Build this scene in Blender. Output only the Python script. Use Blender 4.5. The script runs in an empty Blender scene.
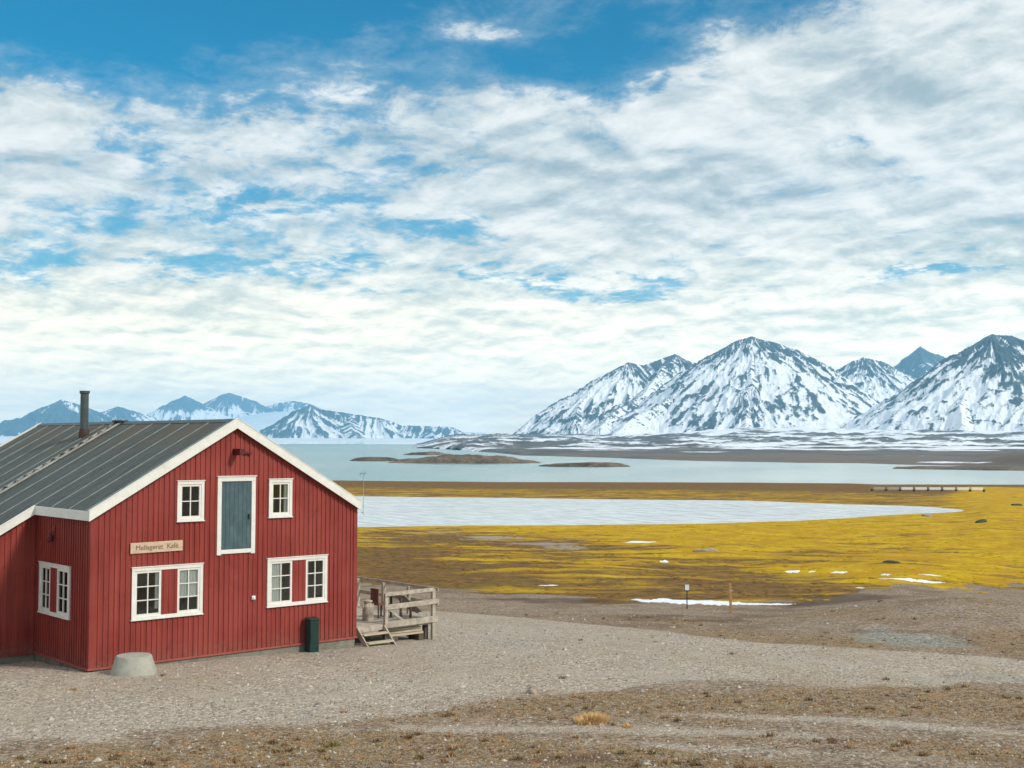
import bpy, math, random
import numpy as np
random.seed(7)
scene = bpy.context.scene
COL = scene.collection
R = math.radians

# ------------------------------------------------------------------ camera
CAM = np.array([-13.8771, -32.1678, 6.0])
FPX, PITCH, YAW, ROLL = 1251.7, 0.0461, 0.7298, 0.0029
Fv = np.array([math.sin(YAW)*math.cos(PITCH), math.cos(YAW)*math.cos(PITCH), math.sin(PITCH)])
R0 = np.array([math.cos(YAW), -math.sin(YAW), 0.0]); U0 = np.cross(R0, Fv)
Rv = R0*math.cos(ROLL)+U0*math.sin(ROLL); Uv = -R0*math.sin(ROLL)+U0*math.cos(ROLL)
cd = bpy.data.cameras.new('camera'); cam = bpy.data.objects.new('camera', cd); COL.objects.link(cam)
cd.sensor_width = 36; cd.lens = FPX*36/1024; cd.clip_start = 0.5; cd.clip_end = 90000
from mathutils import Matrix, Vector
m = Matrix.Identity(4)
for i in range(3):
    m[i][0], m[i][1], m[i][2], m[i][3] = Rv[i], Uv[i], -Fv[i], CAM[i]
cam.matrix_world = m
scene.camera = cam

def ray(px, py):
    d = Fv*FPX+Rv*(px-512)-Uv*(py-384)
    return d/np.linalg.norm(d)
def at_z(px, py, z):
    d = ray(px, py); t = (z-CAM[2])/d[2]; return CAM+t*d
def at_dist(px, py, D):                      # point at horizontal distance D from the viewpoint
    d = ray(px, py); return CAM+d*(D/math.hypot(d[0], d[1]))
def bearing(x, y):
    a = np.arctan2(x-CAM[0], y-CAM[1])-YAW
    return (a+np.pi) % (2*np.pi)-np.pi
def azr(p): return float(bearing(p[0], p[1])), math.hypot(p[0]-CAM[0], p[1]-CAM[1])

# ------------------------------------------------------------------ noise
_rng = np.random.RandomState(3)
_perm = _rng.permutation(1024); _perm = np.concatenate([_perm, _perm])
_ang = _rng.rand(1024)*2*np.pi
def perlin(x, y):
    x = np.asarray(x, float); y = np.asarray(y, float)
    xi = np.floor(x).astype(int); yi = np.floor(y).astype(int); xf = x-xi; yf = y-yi
    u = xf*xf*xf*(xf*(xf*6-15)+10); v = yf*yf*yf*(yf*(yf*6-15)+10)
    def g(ix, iy, dx, dy):
        a = _ang[_perm[_perm[ix & 1023]+(iy & 1023)]]
        return np.cos(a)*dx+np.sin(a)*dy
    n00 = g(xi, yi, xf, yf); n10 = g(xi+1, yi, xf-1, yf); n01 = g(xi, yi+1, xf, yf-1); n11 = g(xi+1, yi+1, xf-1, yf-1)
    return 1.5*((n00*(1-u)+n10*u)*(1-v)+(n01*(1-u)+n11*u)*v)
def fbm(x, y, o=4, g=.5):
    s = 0; a = 1
    for i in range(o):
        s = s+a*perlin(x*2**i+i*17.3, y*2**i+i*9.1); a *= g
    return s
def ridged(x, y, o=4, g=.5):
    s = 0; a = 1; t = 0
    for i in range(o):
        s = s+a*(1-np.abs(perlin(x*2**i+i*7.7, y*2**i-i*5.3))*1.6); t += a; a *= g
    return s/t
def sstep(a, b, x):
    t = np.clip((x-a)/(b-a), 0, 1); return t*t*(3-2*t)

# ------------------------------------------------------------------ objects
def tag(o, label=None, cat=None, group=None, kind=None):
    if label: o['label'] = label
    if cat: o['category'] = cat
    if group: o['group'] = group
    if kind: o['kind'] = kind
    return o
def empty(name, loc, label, cat, group=None, rz=0):
    o = bpy.data.objects.new(name, None); COL.objects.link(o); o.location = loc; o.rotation_euler = (0, 0, rz)
    o.empty_display_size = .2
    return tag(o, label, cat, group)
class MB:
    def __init__(s): s.v = []; s.f = []
    def quad(s, a, b, c, d):
        n = len(s.v); s.v += [tuple(a), tuple(b), tuple(c), tuple(d)]; s.f.append((n, n+1, n+2, n+3)); return s
    def poly(s, pts):
        n = len(s.v); s.v += [tuple(p) for p in pts]; s.f.append(tuple(range(n, n+len(pts)))); return s
    def hexa(s, p):                      # 8 points: bottom ring 0-3, top ring 4-7 (ccw from above)
        n = len(s.v); s.v += [tuple(q) for q in p]
        for f in ((3, 2, 1, 0), (4, 5, 6, 7), (0, 1, 5, 4), (1, 2, 6, 5), (2, 3, 7, 6), (3, 0, 4, 7)):
            s.f.append(tuple(n+i for i in f))
        return s
    def box(s, x0, x1, y0, y1, z0, z1):
        return s.hexa([(x0, y0, z0), (x1, y0, z0), (x1, y1, z0), (x0, y1, z0), (x0, y0, z1), (x1, y0, z1), (x1, y1, z1), (x0, y1, z1)])
    def bar(s, a, b, w, h, up=(0, 0, 1)):
        a = Vector(a); b = Vector(b); d = (b-a).normalized(); u = Vector(up)
        if abs(d.dot(u)) > .99: u = Vector((0, 1, 0))
        r = d.cross(u).normalized()*w/2; u = r.cross(d).normalized()*h/2
        return s.hexa([a-r-u, a+r-u, b+r-u, b-r-u, a-r+u, a+r+u, b+r+u, b-r+u])
    def lathe(s, prof, n=24, c=(0, 0), cap=True, ax=None):
        b = len(s.v)
        for (r, z) in prof:
            for k in range(n):
                t = 2*math.pi*k/n; s.v.append((c[0]+r*math.cos(t), c[1]+r*math.sin(t), z))
        for i in range(len(prof)-1):
            for k in range(n):
                k2 = (k+1) % n; s.f.append((b+i*n+k, b+i*n+k2, b+(i+1)*n+k2, b+(i+1)*n+k))
        if cap:
            s.f.append(tuple(b+k for k in reversed(range(n)))); s.f.append(tuple(b+(len(prof)-1)*n+k for k in range(n)))
        return s
    def build(s, name, mat, parent=None, bevel=0, smooth=False):
        me = bpy.data.meshes.new(name); me.from_pydata([tuple(map(float, p)) for p in s.v], [], s.f); me.validate(); me.update()
        o = bpy.data.objects.new(name, me); COL.objects.link(o); me.materials.append(mat)
        if parent:
            o.parent = parent
            w = [0, 0, 0]; p = parent
            while p is not None:
                w = [w[i]+p.location[i] for i in range(3)]; p = p.parent
            if getattr(s, 'world', True): o.location = (-w[0], -w[1], -w[2]) if parent.type == 'EMPTY' else (0, 0, 0)
        if smooth:
            for p in me.polygons: p.use_smooth = True
        if bevel:
            b = o.modifiers.new('bevel', 'BEVEL'); b.width = bevel; b.segments = 2; b.limit_method = 'ANGLE'
        return o
def grid_mesh(name, X, Y, Z, mat, attrs=None, smooth=True, kind=None, keep=None, parent=None):
    n, mm = X.shape
    co = np.stack([X, Y, Z], -1).reshape(-1, 3).astype(np.float32)
    idx = np.arange(n*mm).reshape(n, mm)
    q = np.stack([idx[:-1, :-1], idx[:-1, 1:], idx[1:, 1:], idx[1:, :-1]], -1).reshape(-1, 4)
    if keep is not None:
        k = (keep[:-1, :-1] | keep[:-1, 1:] | keep[1:, 1:] | keep[1:, :-1]).reshape(-1); q = q[k]
    me = bpy.data.meshes.new(name)
    me.vertices.add(len(co)); me.vertices.foreach_set('co', co.ravel())
    me.loops.add(q.size); me.loops.foreach_set('vertex_index', q.ravel().astype(np.int32))
    me.polygons.add(len(q)); me.polygons.foreach_set('loop_start', np.arange(0, q.size, 4, dtype=np.int32))
    me.polygons.foreach_set('use_smooth', np.full(len(q), smooth))
    me.update(calc_edges=True)
    for k_, a in (attrs or {}).items():
        at = me.attributes.new(k_, 'FLOAT', 'POINT'); at.data.foreach_set('value', np.asarray(a, np.float32).ravel())
    me.materials.append(mat)
    o = bpy.data.objects.new(name, me); COL.objects.link(o)
    if kind: o['kind'] = kind
    if parent: o.parent = parent
    return o

# ------------------------------------------------------------------ materials
class NT:
    def __init__(s, name, world=False):
        if world: s.nt = world.node_tree
        else:
            s.m = bpy.data.materials.new(name); s.m.use_nodes = True; s.nt = s.m.node_tree
        s.nt.nodes.clear()
    def n(s, t, **kw):
        nd = s.nt.nodes.new(t)
        for k, v in kw.items(): setattr(nd, k, v)
        return nd
    def l(s, a, b): s.nt.links.new(a, b)
    def put(s, sock, v):
        if v is None: return
        if hasattr(v, 'is_output'): s.l(v, sock)
        else:
            if isinstance(v, tuple) and len(v) == 3 and sock.type == 'RGBA': v = (*v, 1)
            sock.default_value = v
    def math(s, op, a, b=None, c=None, clamp=False):
        nd = s.n('ShaderNodeMath', operation=op); nd.use_clamp = clamp
        s.put(nd.inputs[0], a); s.put(nd.inputs[1], b); s.put(nd.inputs[2], c); return nd.outputs[0]
    def mix(s, f, a, b, mode='MIX'):
        nd = s.n('ShaderNodeMix', data_type='RGBA', blend_type=mode); s.put(nd.inputs[0], f); s.put(nd.inputs[6], a); s.put(nd.inputs[7], b); return nd.outputs[2]
    def ramp(s, v, a, b, lo=0., hi=1.):
        nd = s.n('ShaderNodeMapRange', interpolation_type='SMOOTHSTEP'); s.put(nd.inputs[0], v); s.put(nd.inputs[1], a); s.put(nd.inputs[2], b); s.put(nd.inputs[3], lo); s.put(nd.inputs[4], hi); return nd.outputs[0]
    def coord(s): return s.n('ShaderNodeTexCoord').outputs['Object']
    def scaled(s, v, sc):
        nd = s.n('ShaderNodeMapping'); s.put(nd.inputs[0], v); nd.inputs['Scale'].default_value = sc; return nd.outputs[0]
    def noise(s, v, scale, detail=4, rough=.55, dist=0):
        nd = s.n('ShaderNodeTexNoise'); s.put(nd.inputs['Vector'], v); nd.inputs['Scale'].default_value = scale; nd.inputs['Detail'].default_value = detail
        nd.inputs['Roughness'].default_value = rough; nd.inputs['Distortion'].default_value = dist; return nd.outputs['Fac']
    def voro(s, v, scale, out='Color', rnd=1.):
        nd = s.n('ShaderNodeTexVoronoi'); s.put(nd.inputs['Vector'], v); nd.inputs['Scale'].default_value = scale; nd.inputs['Randomness'].default_value = rnd; return nd.outputs[out]
    def attr(s, name): return s.n('ShaderNodeAttribute', attribute_name=name).outputs['Fac']
    def bump(s, h, strength=.5, dist=.02, nrm=None):
        nd = s.n('ShaderNodeBump'); s.put(nd.inputs['Height'], h); nd.inputs['Strength'].default_value = strength; nd.inputs['Distance'].default_value = dist
        if nrm: s.l(nrm, nd.inputs['Normal'])
        return nd.outputs[0]
    def bsdf(s, col, rough=.6, nrm=None, metal=0., spec=.5):
        b = s.n('ShaderNodeBsdfPrincipled'); s.put(b.inputs['Base Color'], col); s.put(b.inputs['Roughness'], rough); s.put(b.inputs['Metallic'], metal)
        s.put(b.inputs['Specular IOR Level'], spec)
        if nrm: s.l(nrm, b.inputs['Normal'])
        return b.outputs[0]
    def out(s, sh): o = s.n('ShaderNodeOutputMaterial'); s.l(sh, o.inputs[0]); return s.m

def mat_plain(name, col, rough=.6, var=.15, scale=6, bump=.15, metal=0., stretch=(1, 1, 1), dirt=None, spec=.4):
    t = NT(name); v = t.scaled(t.coord(), stretch)
    n1 = t.noise(v, scale, 5, .6); n2 = t.noise(v, scale*9, 3, .6)
    f = t.math('ADD', t.math('MULTIPLY', n1, .7), t.math('MULTIPLY', n2, .3))
    lo = tuple(c*(1-var) for c in col); hi = tuple(min(1, c*(1+var)) for c in col)
    c = t.mix(t.ramp(f, .35, .65), lo, hi)
    if dirt: c = t.mix(t.ramp(t.noise(v, scale*.5, 6, .65), .55, .72, 0, .6), c, dirt)
    return t.out(t.bsdf(c, rough, t.bump(f, bump, .02), metal, spec))

M = {}
# red board siding: vertical boards weather one by one, streaks run down
def mat_red():
    t = NT('red_paint'); v = t.coord()
    st = t.noise(t.scaled(v, (9, 9, .5)), 1.0, 5, .65); big = t.noise(v, .5, 4, .6); fine = t.noise(v, 30, 3, .6)
    c = t.mix(t.ramp(st, .3, .7), (.205, .027, .019), (.315, .048, .034))
    c = t.mix(t.ramp(big, .40, .62, 0, .55), c, (.34, .065, .050)); c = t.mix(t.ramp(t.noise(v, 1.4, 6, .7), .55, .7, 0, .5), c, (.15, .022, .019))
    c = t.mix(t.ramp(fine, .6, .75, 0, .35), c, (.36, .07, .06))
    sp = t.n('ShaderNodeSeparateXYZ'); t.l(v, sp.inputs[0]); bi = t.math('FLOOR', t.math('DIVIDE', t.math('ADD', sp.outputs[0], t.math('ADD', sp.outputs[1], .078)), .155))
    wn = t.n('ShaderNodeTexWhiteNoise', noise_dimensions='1D'); t.l(bi, wn.inputs['W'])
    c = t.mix(t.math('MULTIPLY', wn.outputs['Value'], .38), c, (.15, .024, .022))
    c = t.mix(t.ramp(t.noise(t.scaled(v, (14, 14, 1.2)), 1.0, 4, .7), .62, .74, 0, .45), c, (.40, .12, .10))
    spl = t.math('MULTIPLY', t.ramp(sp.outputs[2], .55, -.1), t.ramp(t.noise(v, 6, 5, .7), .35, .7))
    c = t.mix(t.math('MULTIPLY', spl, .55), c, (.22, .13, .10))
    return t.out(t.bsdf(c, .62, t.bump(t.math('ADD', st, fine), .2, .01), spec=.3))
M['red'] = mat_red()
M['white'] = mat_plain('white_paint', (.74, .73, .68), .5, .06, 5, .1, dirt=(.5, .5, .45))
M['sill_pink'] = mat_plain('red_drip_board', (.33, .08, .065), .6, .15, 4)
M['concrete'] = mat_plain('concrete', (.20, .185, .15), .9, .28, 3, .6, dirt=(.12, .115, .09))
M['cone'] = mat_plain('cast_concrete', (.36, .35, .30), .85, .12, 4, .4, dirt=(.2, .2, .16))
M['door'] = mat_plain('blue_grey_paint', (.060, .105, .120), .6, .2, 4, .3, stretch=(1, 1, .8), dirt=(.10, .15, .16))
M['green_metal'] = mat_plain('dark_green_metal', (.008, .035, .030), .45, .2, 4, .05)
M['wood_grey'] = mat_plain('weathered_wood', (.42, .365, .295), .8, .3, 3, .5, stretch=(2, 2, 2), dirt=(.26, .23, .19))
M['wood_pale'] = mat_plain('pale_new_wood', (.50, .43, .31), .75, .15, 3, .3)
M['wood_dark'] = mat_plain('dark_wet_wood', (.09, .075, .055), .8, .3, 4, .4)
M['pole_wood'] = mat_plain('orange_brown_stake_wood', (.42, .24, .10), .8, .2, 5, .3)
M['black'] = mat_plain('black_metal', (.02, .02, .022), .5, .2, 6, .1)
M['steel'] = mat_plain('galvanised_steel', (.075, .095, .10), .45, .18, 5, .1, metal=.3, dirt=(.06, .05, .045))
M['lead'] = mat_plain('rusty_flashing', (.055, .032, .026), .7, .4, 6, .3)
M['lampred'] = mat_plain('dark_red_paint', (.10, .012, .012), .6, .2, 6, .1)
M['lampwhite'] = mat_plain('white_plastic', (.8, .8, .78), .35, .03, 6, .02)
M['signwood'] = mat_plain('pale_sign_wood', (.58, .42, .30), .7, .15, 3, .2, stretch=(1, 1, 6), dirt=(.42, .34, .24))
M['signink'] = mat_plain('brown_lettering', (.17, .11, .065), .7, .1, 5, 0)
M['canvas'] = mat_plain('grey_tarpaulin', (.30, .28, .25), .7, .2, 2, .4)
M['rust'] = mat_plain('rusty_red_brown', (.18, .08, .055), .8, .25, 5, .3)
M['curtain'] = mat_plain('white_curtain', (.9, .9, .87), .8, .08, 3, .1, stretch=(14, 14, .5))
M['interior'] = mat_plain('dark_interior_board', (.26, .22, .17), .9, .3, 2, 0)
M['snowp'] = mat_plain('old_snow', (.82, .83, .85), .6, .06, 2, .4, dirt=(.6, .58, .54))
M['stone'] = mat_plain('grey_stone', (.20, .18, .15), .9, .3, 5, .6)
M['stone_pale'] = mat_plain('pale_brown_stone', (.34, .28, .22), .9, .25, 5, .6)
M['stone_dark'] = mat_plain('dark_green_grey_stone', (.07, .075, .06), .9, .3, 3, .6)
M['tuft'] = mat_plain('dry_orange_grass', (.66, .44, .21), .8, .3, 3, 0)
M['tuftb'] = mat_plain('brown_green_grass', (.20, .14, .05), .8, .4, 2, 0)
def mat_glass():
    t = NT('window_glass'); fr = t.n('ShaderNodeFresnel'); fr.inputs[0].default_value = 1.5
    nz = t.bump(t.noise(t.coord(), 2.5, 2), .06, .05)
    g = t.n('ShaderNodeBsdfGlossy'); g.inputs['Roughness'].default_value = .03; t.l(nz, g.inputs['Normal'])
    tr = t.n('ShaderNodeBsdfTransparent'); tr.inputs[0].default_value = (.95, .97, .96, 1)
    mx = t.n('ShaderNodeMixShader'); t.l(t.math('ADD', fr.outputs[0], .03), mx.inputs[0]); t.l(tr.outputs[0], mx.inputs[1]); t.l(g.outputs[0], mx.inputs[2])
    return t.out(mx.outputs[0])
M['glass'] = mat_glass()
# bitumen felt roof: sheets differ a little, rust wash below the ridge
def mat_roof():
    t = NT('roofing_felt'); v = t.coord(); sx = t.n('ShaderNodeSeparateXYZ'); t.l(v, sx.inputs[0])
    st = t.noise(t.scaled(v, (.7, 5, 1)), 1.2, 5, .6); fine = t.noise(v, 14, 4, .7)
    c = t.mix(t.ramp(st, .3, .7), (.050, .063, .061), (.095, .108, .102))
    c = t.mix(t.ramp(fine, .45, .75, 0, .5), c, (.12, .13, .12))
    ru = t.math('MULTIPLY', t.ramp(sx.outputs[2], 5.0, 6.7), t.ramp(t.noise(t.scaled(v, (.35, 1.4, 1)), 1.0, 5, .65), .38, .62))
    c = t.mix(t.math('MULTIPLY', ru, .75), c, (.125, .085, .058))
    return t.out(t.bsdf(c, .75, t.bump(fine, .3, .01), spec=.3))
M['roof'] = mat_roof()
M['seam'] = mat_plain('pale_roof_batten', (.17, .195, .19), .7, .25, 4, .2)
M['ladder'] = mat_plain('bleached_ladder_wood', (.36, .35, .32), .8, .3, 3, .3, dirt=(.16, .12, .09))

# ------------------------------------------------------------------ THE GROUND
SEA = -10.0
def edge(pts, z):
    q = sorted(azr(at_z(x, y, z)) for x, y in pts); a = np.array([p[0] for p in q]); r = np.array([p[1] for p in q])
    return lambda t: np.interp(t, a, r)
lag_near = edge([(-300, 530), (200, 528), (356, 527), (450, 526), (560, 524.5), (700, 523.5), (800, 521), (850, 518.5), (885, 516), (920, 513.5), (950, 512), (969, 510.7)], SEA)
lag_far = edge([(-300, 495), (200, 496), (356, 496.3), (500, 498), (640, 499.5), (750, 501), (830, 503.5), (890, 505), (930, 506.5), (955, 508.5), (969, 510.3)], SEA)
fj_near = edge([(-600, 470), (-100, 478), (200, 479), (356, 480.5), (500, 482), (700, 482.5), (850, 483.3), (880, 484.5), (1024, 484.5), (1300, 486)], SEA)
AZTIP = azr(at_z(969, 510.5, SEA))[0]
R_CTL = [0, 8, 16, 22, 28, 35, 39.5, 45, 52, 60, 80, 110, 140, 185]
Z_CTL = [4.4, 3.2, 1.3, .34, .10, -.08, -.36, -.75, -1.22, -1.75, -2.95, -4.35, -5.85, -7.9]
def pchip(x, xc, yc):
    xc = np.array(xc, float); yc = np.array(yc, float); h = np.diff(xc); d = np.diff(yc)/h
    mm = np.zeros_like(xc); mm[0] = d[0]; mm[-1] = d[-1]
    for i in range(1, len(xc)-1): mm[i] = 0 if d[i-1]*d[i] <= 0 else 2*d[i-1]*d[i]/(d[i-1]+d[i])
    i = np.clip(np.searchsorted(xc, x)-1, 0, len(xc)-2); t = np.clip((x-xc[i])/h[i], 0, 1)
    return yc[i]*(2*t**3-3*t**2+1)+h[i]*mm[i]*(t**3-2*t**2+t)+yc[i+1]*(-2*t**3+3*t**2)+h[i]*mm[i+1]*(t**3-t**2)
def gz(x, y):
    x = np.asarray(x, float); y = np.asarray(y, float)
    a = bearing(x, y); r = np.hypot(x-CAM[0], y-CAM[1])
    wob = 1+.012*fbm(x*.02, y*.02, 3)
    rn = lag_near(a)*wob; rf = lag_far(a)*wob; rj = fj_near(a)*(1+.006*fbm(x*.015+9, y*.015, 3))
    z = pchip(np.minimum(r, 185), R_CTL, Z_CTL)
    out = r > 185
    gap = np.clip((rf-rn)/40, 0, 1)*(a < AZTIP)
    # land from 185 m to the lagoon's near shore
    t1 = np.clip((r-185)/(rn-185), 0, 1); za = -7.9+(SEA+7.9)*t1
    # lagoon bed, bar, fjord bed
    u = np.clip((r-rn)/np.maximum(rf-rn, 1), 0, 1); bed = SEA-1.0*gap*np.sin(np.pi*u)**.6
    w = np.clip((r-rf)/np.maximum(rj-rf, 1), 0, 1); bar = SEA+.75*np.sin(np.pi*w)**.8
    # beyond the lagoon tip the land runs on down to the bar
    k = np.clip((r-185)/(rj-185), 0, 1); land = -7.9+(SEA+.25+7.9)*(1-(1-k)**1.7)-.25*sstep(.97, 1, k)
    zz = np.where(r < rn, za, np.where(r < rf, bed, bar))
    mixt = sstep(AZTIP-.010, AZTIP+.02, a); zz = zz*(1-mixt)+land*mixt
    zz = np.where(r > rj, SEA-3*(1-np.exp(-(r-rj)/40)), zz)
    z = np.where(out, zz, z)
    # undulations of the tundra, dirt mound to the right, shallow ruts on the forecourt
    amp = sstep(48, 85, r)*(1-sstep(.93, 1, r/rn*(1-mixt)+r/rj*mixt)); amp = np.where(r > rn, 0.0, amp) if np.ndim(r) else amp
    z = z+amp*(.35*fbm(x*.045, y*.045, 4)+.10*fbm(x*.3, y*.3, 2))
    z = z+.25*np.where((r > rf) & (r < rj), np.sin(np.pi*w)*fbm(x*.08, y*.08, 3), 0)*.5
    bx, by = BANK
    z = z+1.05*np.exp(-(((a-bx)/.10)**2)-((r-by)/9.0)**2)
    near = sstep(20, 24, r)*(1-sstep(38, 60, r))
    z = z+.030*near*fbm(x*.5, y*.5, 3)
    return z
BANK = (azr(at_z(975, 600, -1.8))[0], 58.0)
def ground_at(px, py):
    d = ray(px, py); lo, hi = 3.0, 470.0
    t = np.geomspace(5, 1500, 6000); P = CAM[:, None]+d[:, None]*t; h = P[2]-gz(P[0], P[1]); i = int(np.argmax(h < 0))
    p = P[:, i]; return float(p[0]), float(p[1]), float(gz(p[0], p[1]))

# cover patches: a centre on the ground, a width and a depth on the ground
def patch(A, LR, px, py, w, h, s=1., p=2):
    g = ground_at(px, py); a0, r0 = azr(g)
    g1 = ground_at(px, py-h); g2 = ground_at(px, py+h)
    hr = max(.004, .5*abs(math.log(azr(g1)[1]/azr(g2)[1])))
    return s*np.exp(-(np.abs((A-a0)/(w/FPX))**p)-np.abs((LR-math.log(r0))/hr)**p)
azf = np.linspace(R(-27), R(27), 900)
azc = np.concatenate([np.linspace(-math.pi, R(-27), 60)[:-1], azf, np.linspace(R(27), math.pi, 60)[1:]])
rr = np.concatenate([[.01, 3, 6, 9, 12, 14], np.geomspace(15.5, 520, 560), np.geomspace(540, 1400, 14)])
A, RR = np.meshgrid(azc, rr)
GX = CAM[0]+RR*np.sin(A+YAW); GY = CAM[1]+RR*np.cos(A+YAW)
GZ = gz(GX, GY); LR = np.log(RR)
# behind the viewpoint the slope rises to an inland plain instead of meeting the water
back = sstep(R(75), R(110), np.abs(A)); GZ = GZ*(1-back)+back*(4.4+np.minimum(RR, 600)*.03)
def curve(pts):
    q = sorted(azr(ground_at(x, y)) for x, y in pts); a = np.array([p[0] for p in q]); l = np.log([p[1] for p in q])
    return np.interp(A, a, l)
n_big = fbm(GX*.05, GY*.05, 4); n_med = fbm(GX*.22, GY*.22, 4); n_str = fbm((GX*.74-GY*.66)*.06, (GX*.66+GY*.74)*.25, 4)
# gravel forecourt and track between its far and near edges
up = curve([(-200, 640), (0, 640), (356, 610), (436, 611), (520, 617.5), (620, 627), (750, 641), (880, 650), (1024, 660), (1200, 672)])
dn = curve([(-200, 752), (0, 746), (100, 741), (200, 729), (300, 724), (380, 713), (480, 701), (560, 692), (650, 687), (750, 690), (850, 688), (1024, 684), (1200, 682)])
w1 = .03*n_med+.02*n_big
gravel = sstep(-.012, .012, up-LR+w1*.15)*sstep(-.02, .03, LR-dn+w1*1.2)
for q in [(580, 729, 330, 5, .85), (280, 737, 110, 4, .6), (870, 722, 260, 5, .8), (690, 748, 300, 5, .6), (420, 762, 150, 4, .5), (130, 752, 120, 5, .5)]: gravel = np.maximum(gravel, patch(A, LR, *q)+.15*n_med)
# dirt beyond the track up to the moss
mo = curve([(-200, 575), (356, 585), (440, 588), (520, 594), (600, 600), (640, 604), (700, 606), (790, 606), (830, 600), (860, 592), (930, 588), (1024, 587), (1200, 585)])
moss = sstep(-.03, .05, LR-mo+.10*n_med+.05*n_big)
rj = fj_near(A)
barz = (RR > lag_far(A)*.995)
bar_t = np.clip((RR-lag_far(A))/np.maximum(rj-lag_far(A), 1), 0, 1)
# yellow strength on the tundra
yel = .55+.55*n_str+.35*n_big
yel += sstep(4.75, 5.15, LR)*.70
yel -= .32*sstep(R(1), R(-6), A)*(RR < 300)
yel += .45*n_str*(RR < 300)
yel -= .45*sstep(4.6, 4.2, LR)
for q in [(400, 575, 120, 24, -1.2), (390, 548, 40, 8, -.6), (470, 537, 120, 7, -1.1), (560, 545, 80, 6, -.9), (420, 560, 60, 6, .2), (310, 545, 60, 10, -.3),
          (480, 560, 60, 4, .45), (400, 545, 40, 3, .6), (560, 575, 60, 4, -.35), (700, 585, 120, 6, -.25), (640, 549, 50, 3, -.25), (950, 548, 40, 5, -.35), (965, 522, 90, 1.2, -.5), (880, 570, 150, 8, .45), (640, 531, 200, 6, .5), (990, 570, 60, 10, .5), (500, 590, 60, 4, .15), (430, 530, 60, 3, -.4)]:
    yel += patch(A, LR, *q)
wb = barz*sstep(AZTIP+.012, AZTIP-.03, A); yel = yel*(1-wb)+wb*(.40-1.2*sstep(.30, .55, bar_t+.1*n_str)+.6*n_str)
yel = np.where(RR > 300, np.minimum(yel, 1.0-1.7*sstep(.895-.06*n_big, .95, RR/rj)), yel)
# grey scree on the tundra, blue-grey spill beside the track
grey = patch(A, LR, 435, 533.5, 45, 2.5, .7)+patch(A, LR, 490, 538.5, 50, 3, .85)+patch(A, LR, 540, 543.5, 50, 3, .85)+patch(A, LR, 595, 548, 45, 2, .6)+.35*n_med+.3*n_str
blue = patch(A, LR, 905, 640, 55, 7, 1.25, 3)+patch(A, LR, 880, 628, 18, 7, .8)+patch(A, LR, 960, 645, 30, 3, .7)+.30*n_med+.15*n_big-.1
# near ground: moss and rust between gravel ribbons
heath = np.zeros_like(A)
for q in [(120, 770, 260, 22, 1.1), (330, 748, 190, 16, 1.0), (560, 702, 160, 10, 1.1), (760, 702, 220, 10, 1.0), (960, 700, 160, 13, 1.0), (470, 715, 200, 4, .6), (560, 757, 90, 12, 1.1), (720, 764, 150, 8, .9), (900, 745, 130, 6, .7), (1000, 755, 60, 14, .9), (460, 745, 120, 6, .4), (700, 634, 100, 6, .8), (820, 643, 110, 6, 1.1), (1005, 642, 40, 12, 1.2), (930, 620, 60, 4, .8), (640, 620, 120, 3, .6), (840, 612, 60, 4, .6)]:
    heath += patch(A, LR, *q)
heath += .12+.45*n_med+.25*n_str
dark = patch(A, LR, 560, 759, 55, 8, 1.1)+patch(A, LR, 850, 599, 80, 5, 1.5)+patch(A, LR, 1005, 760, 35, 8, .7)+patch(A, LR, 700, 618, 90, 6, .8)+patch(A, LR, 560, 600, 110, 3, .9)+patch(A, LR, 900, 632, 60, 3, .6)+patch(A, LR, 990, 645, 50, 5, .7)+patch(A, LR, 820, 603, 60, 3, .6)+.3*n_med
for q in [(415, 587, 80, 5, .4), (560, 601, 60, 2.5, .45), (905, 534, 160, .9, .9), (480, 550, 25, 1.5, .5)]: dark += patch(A, LR, *q)

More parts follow.
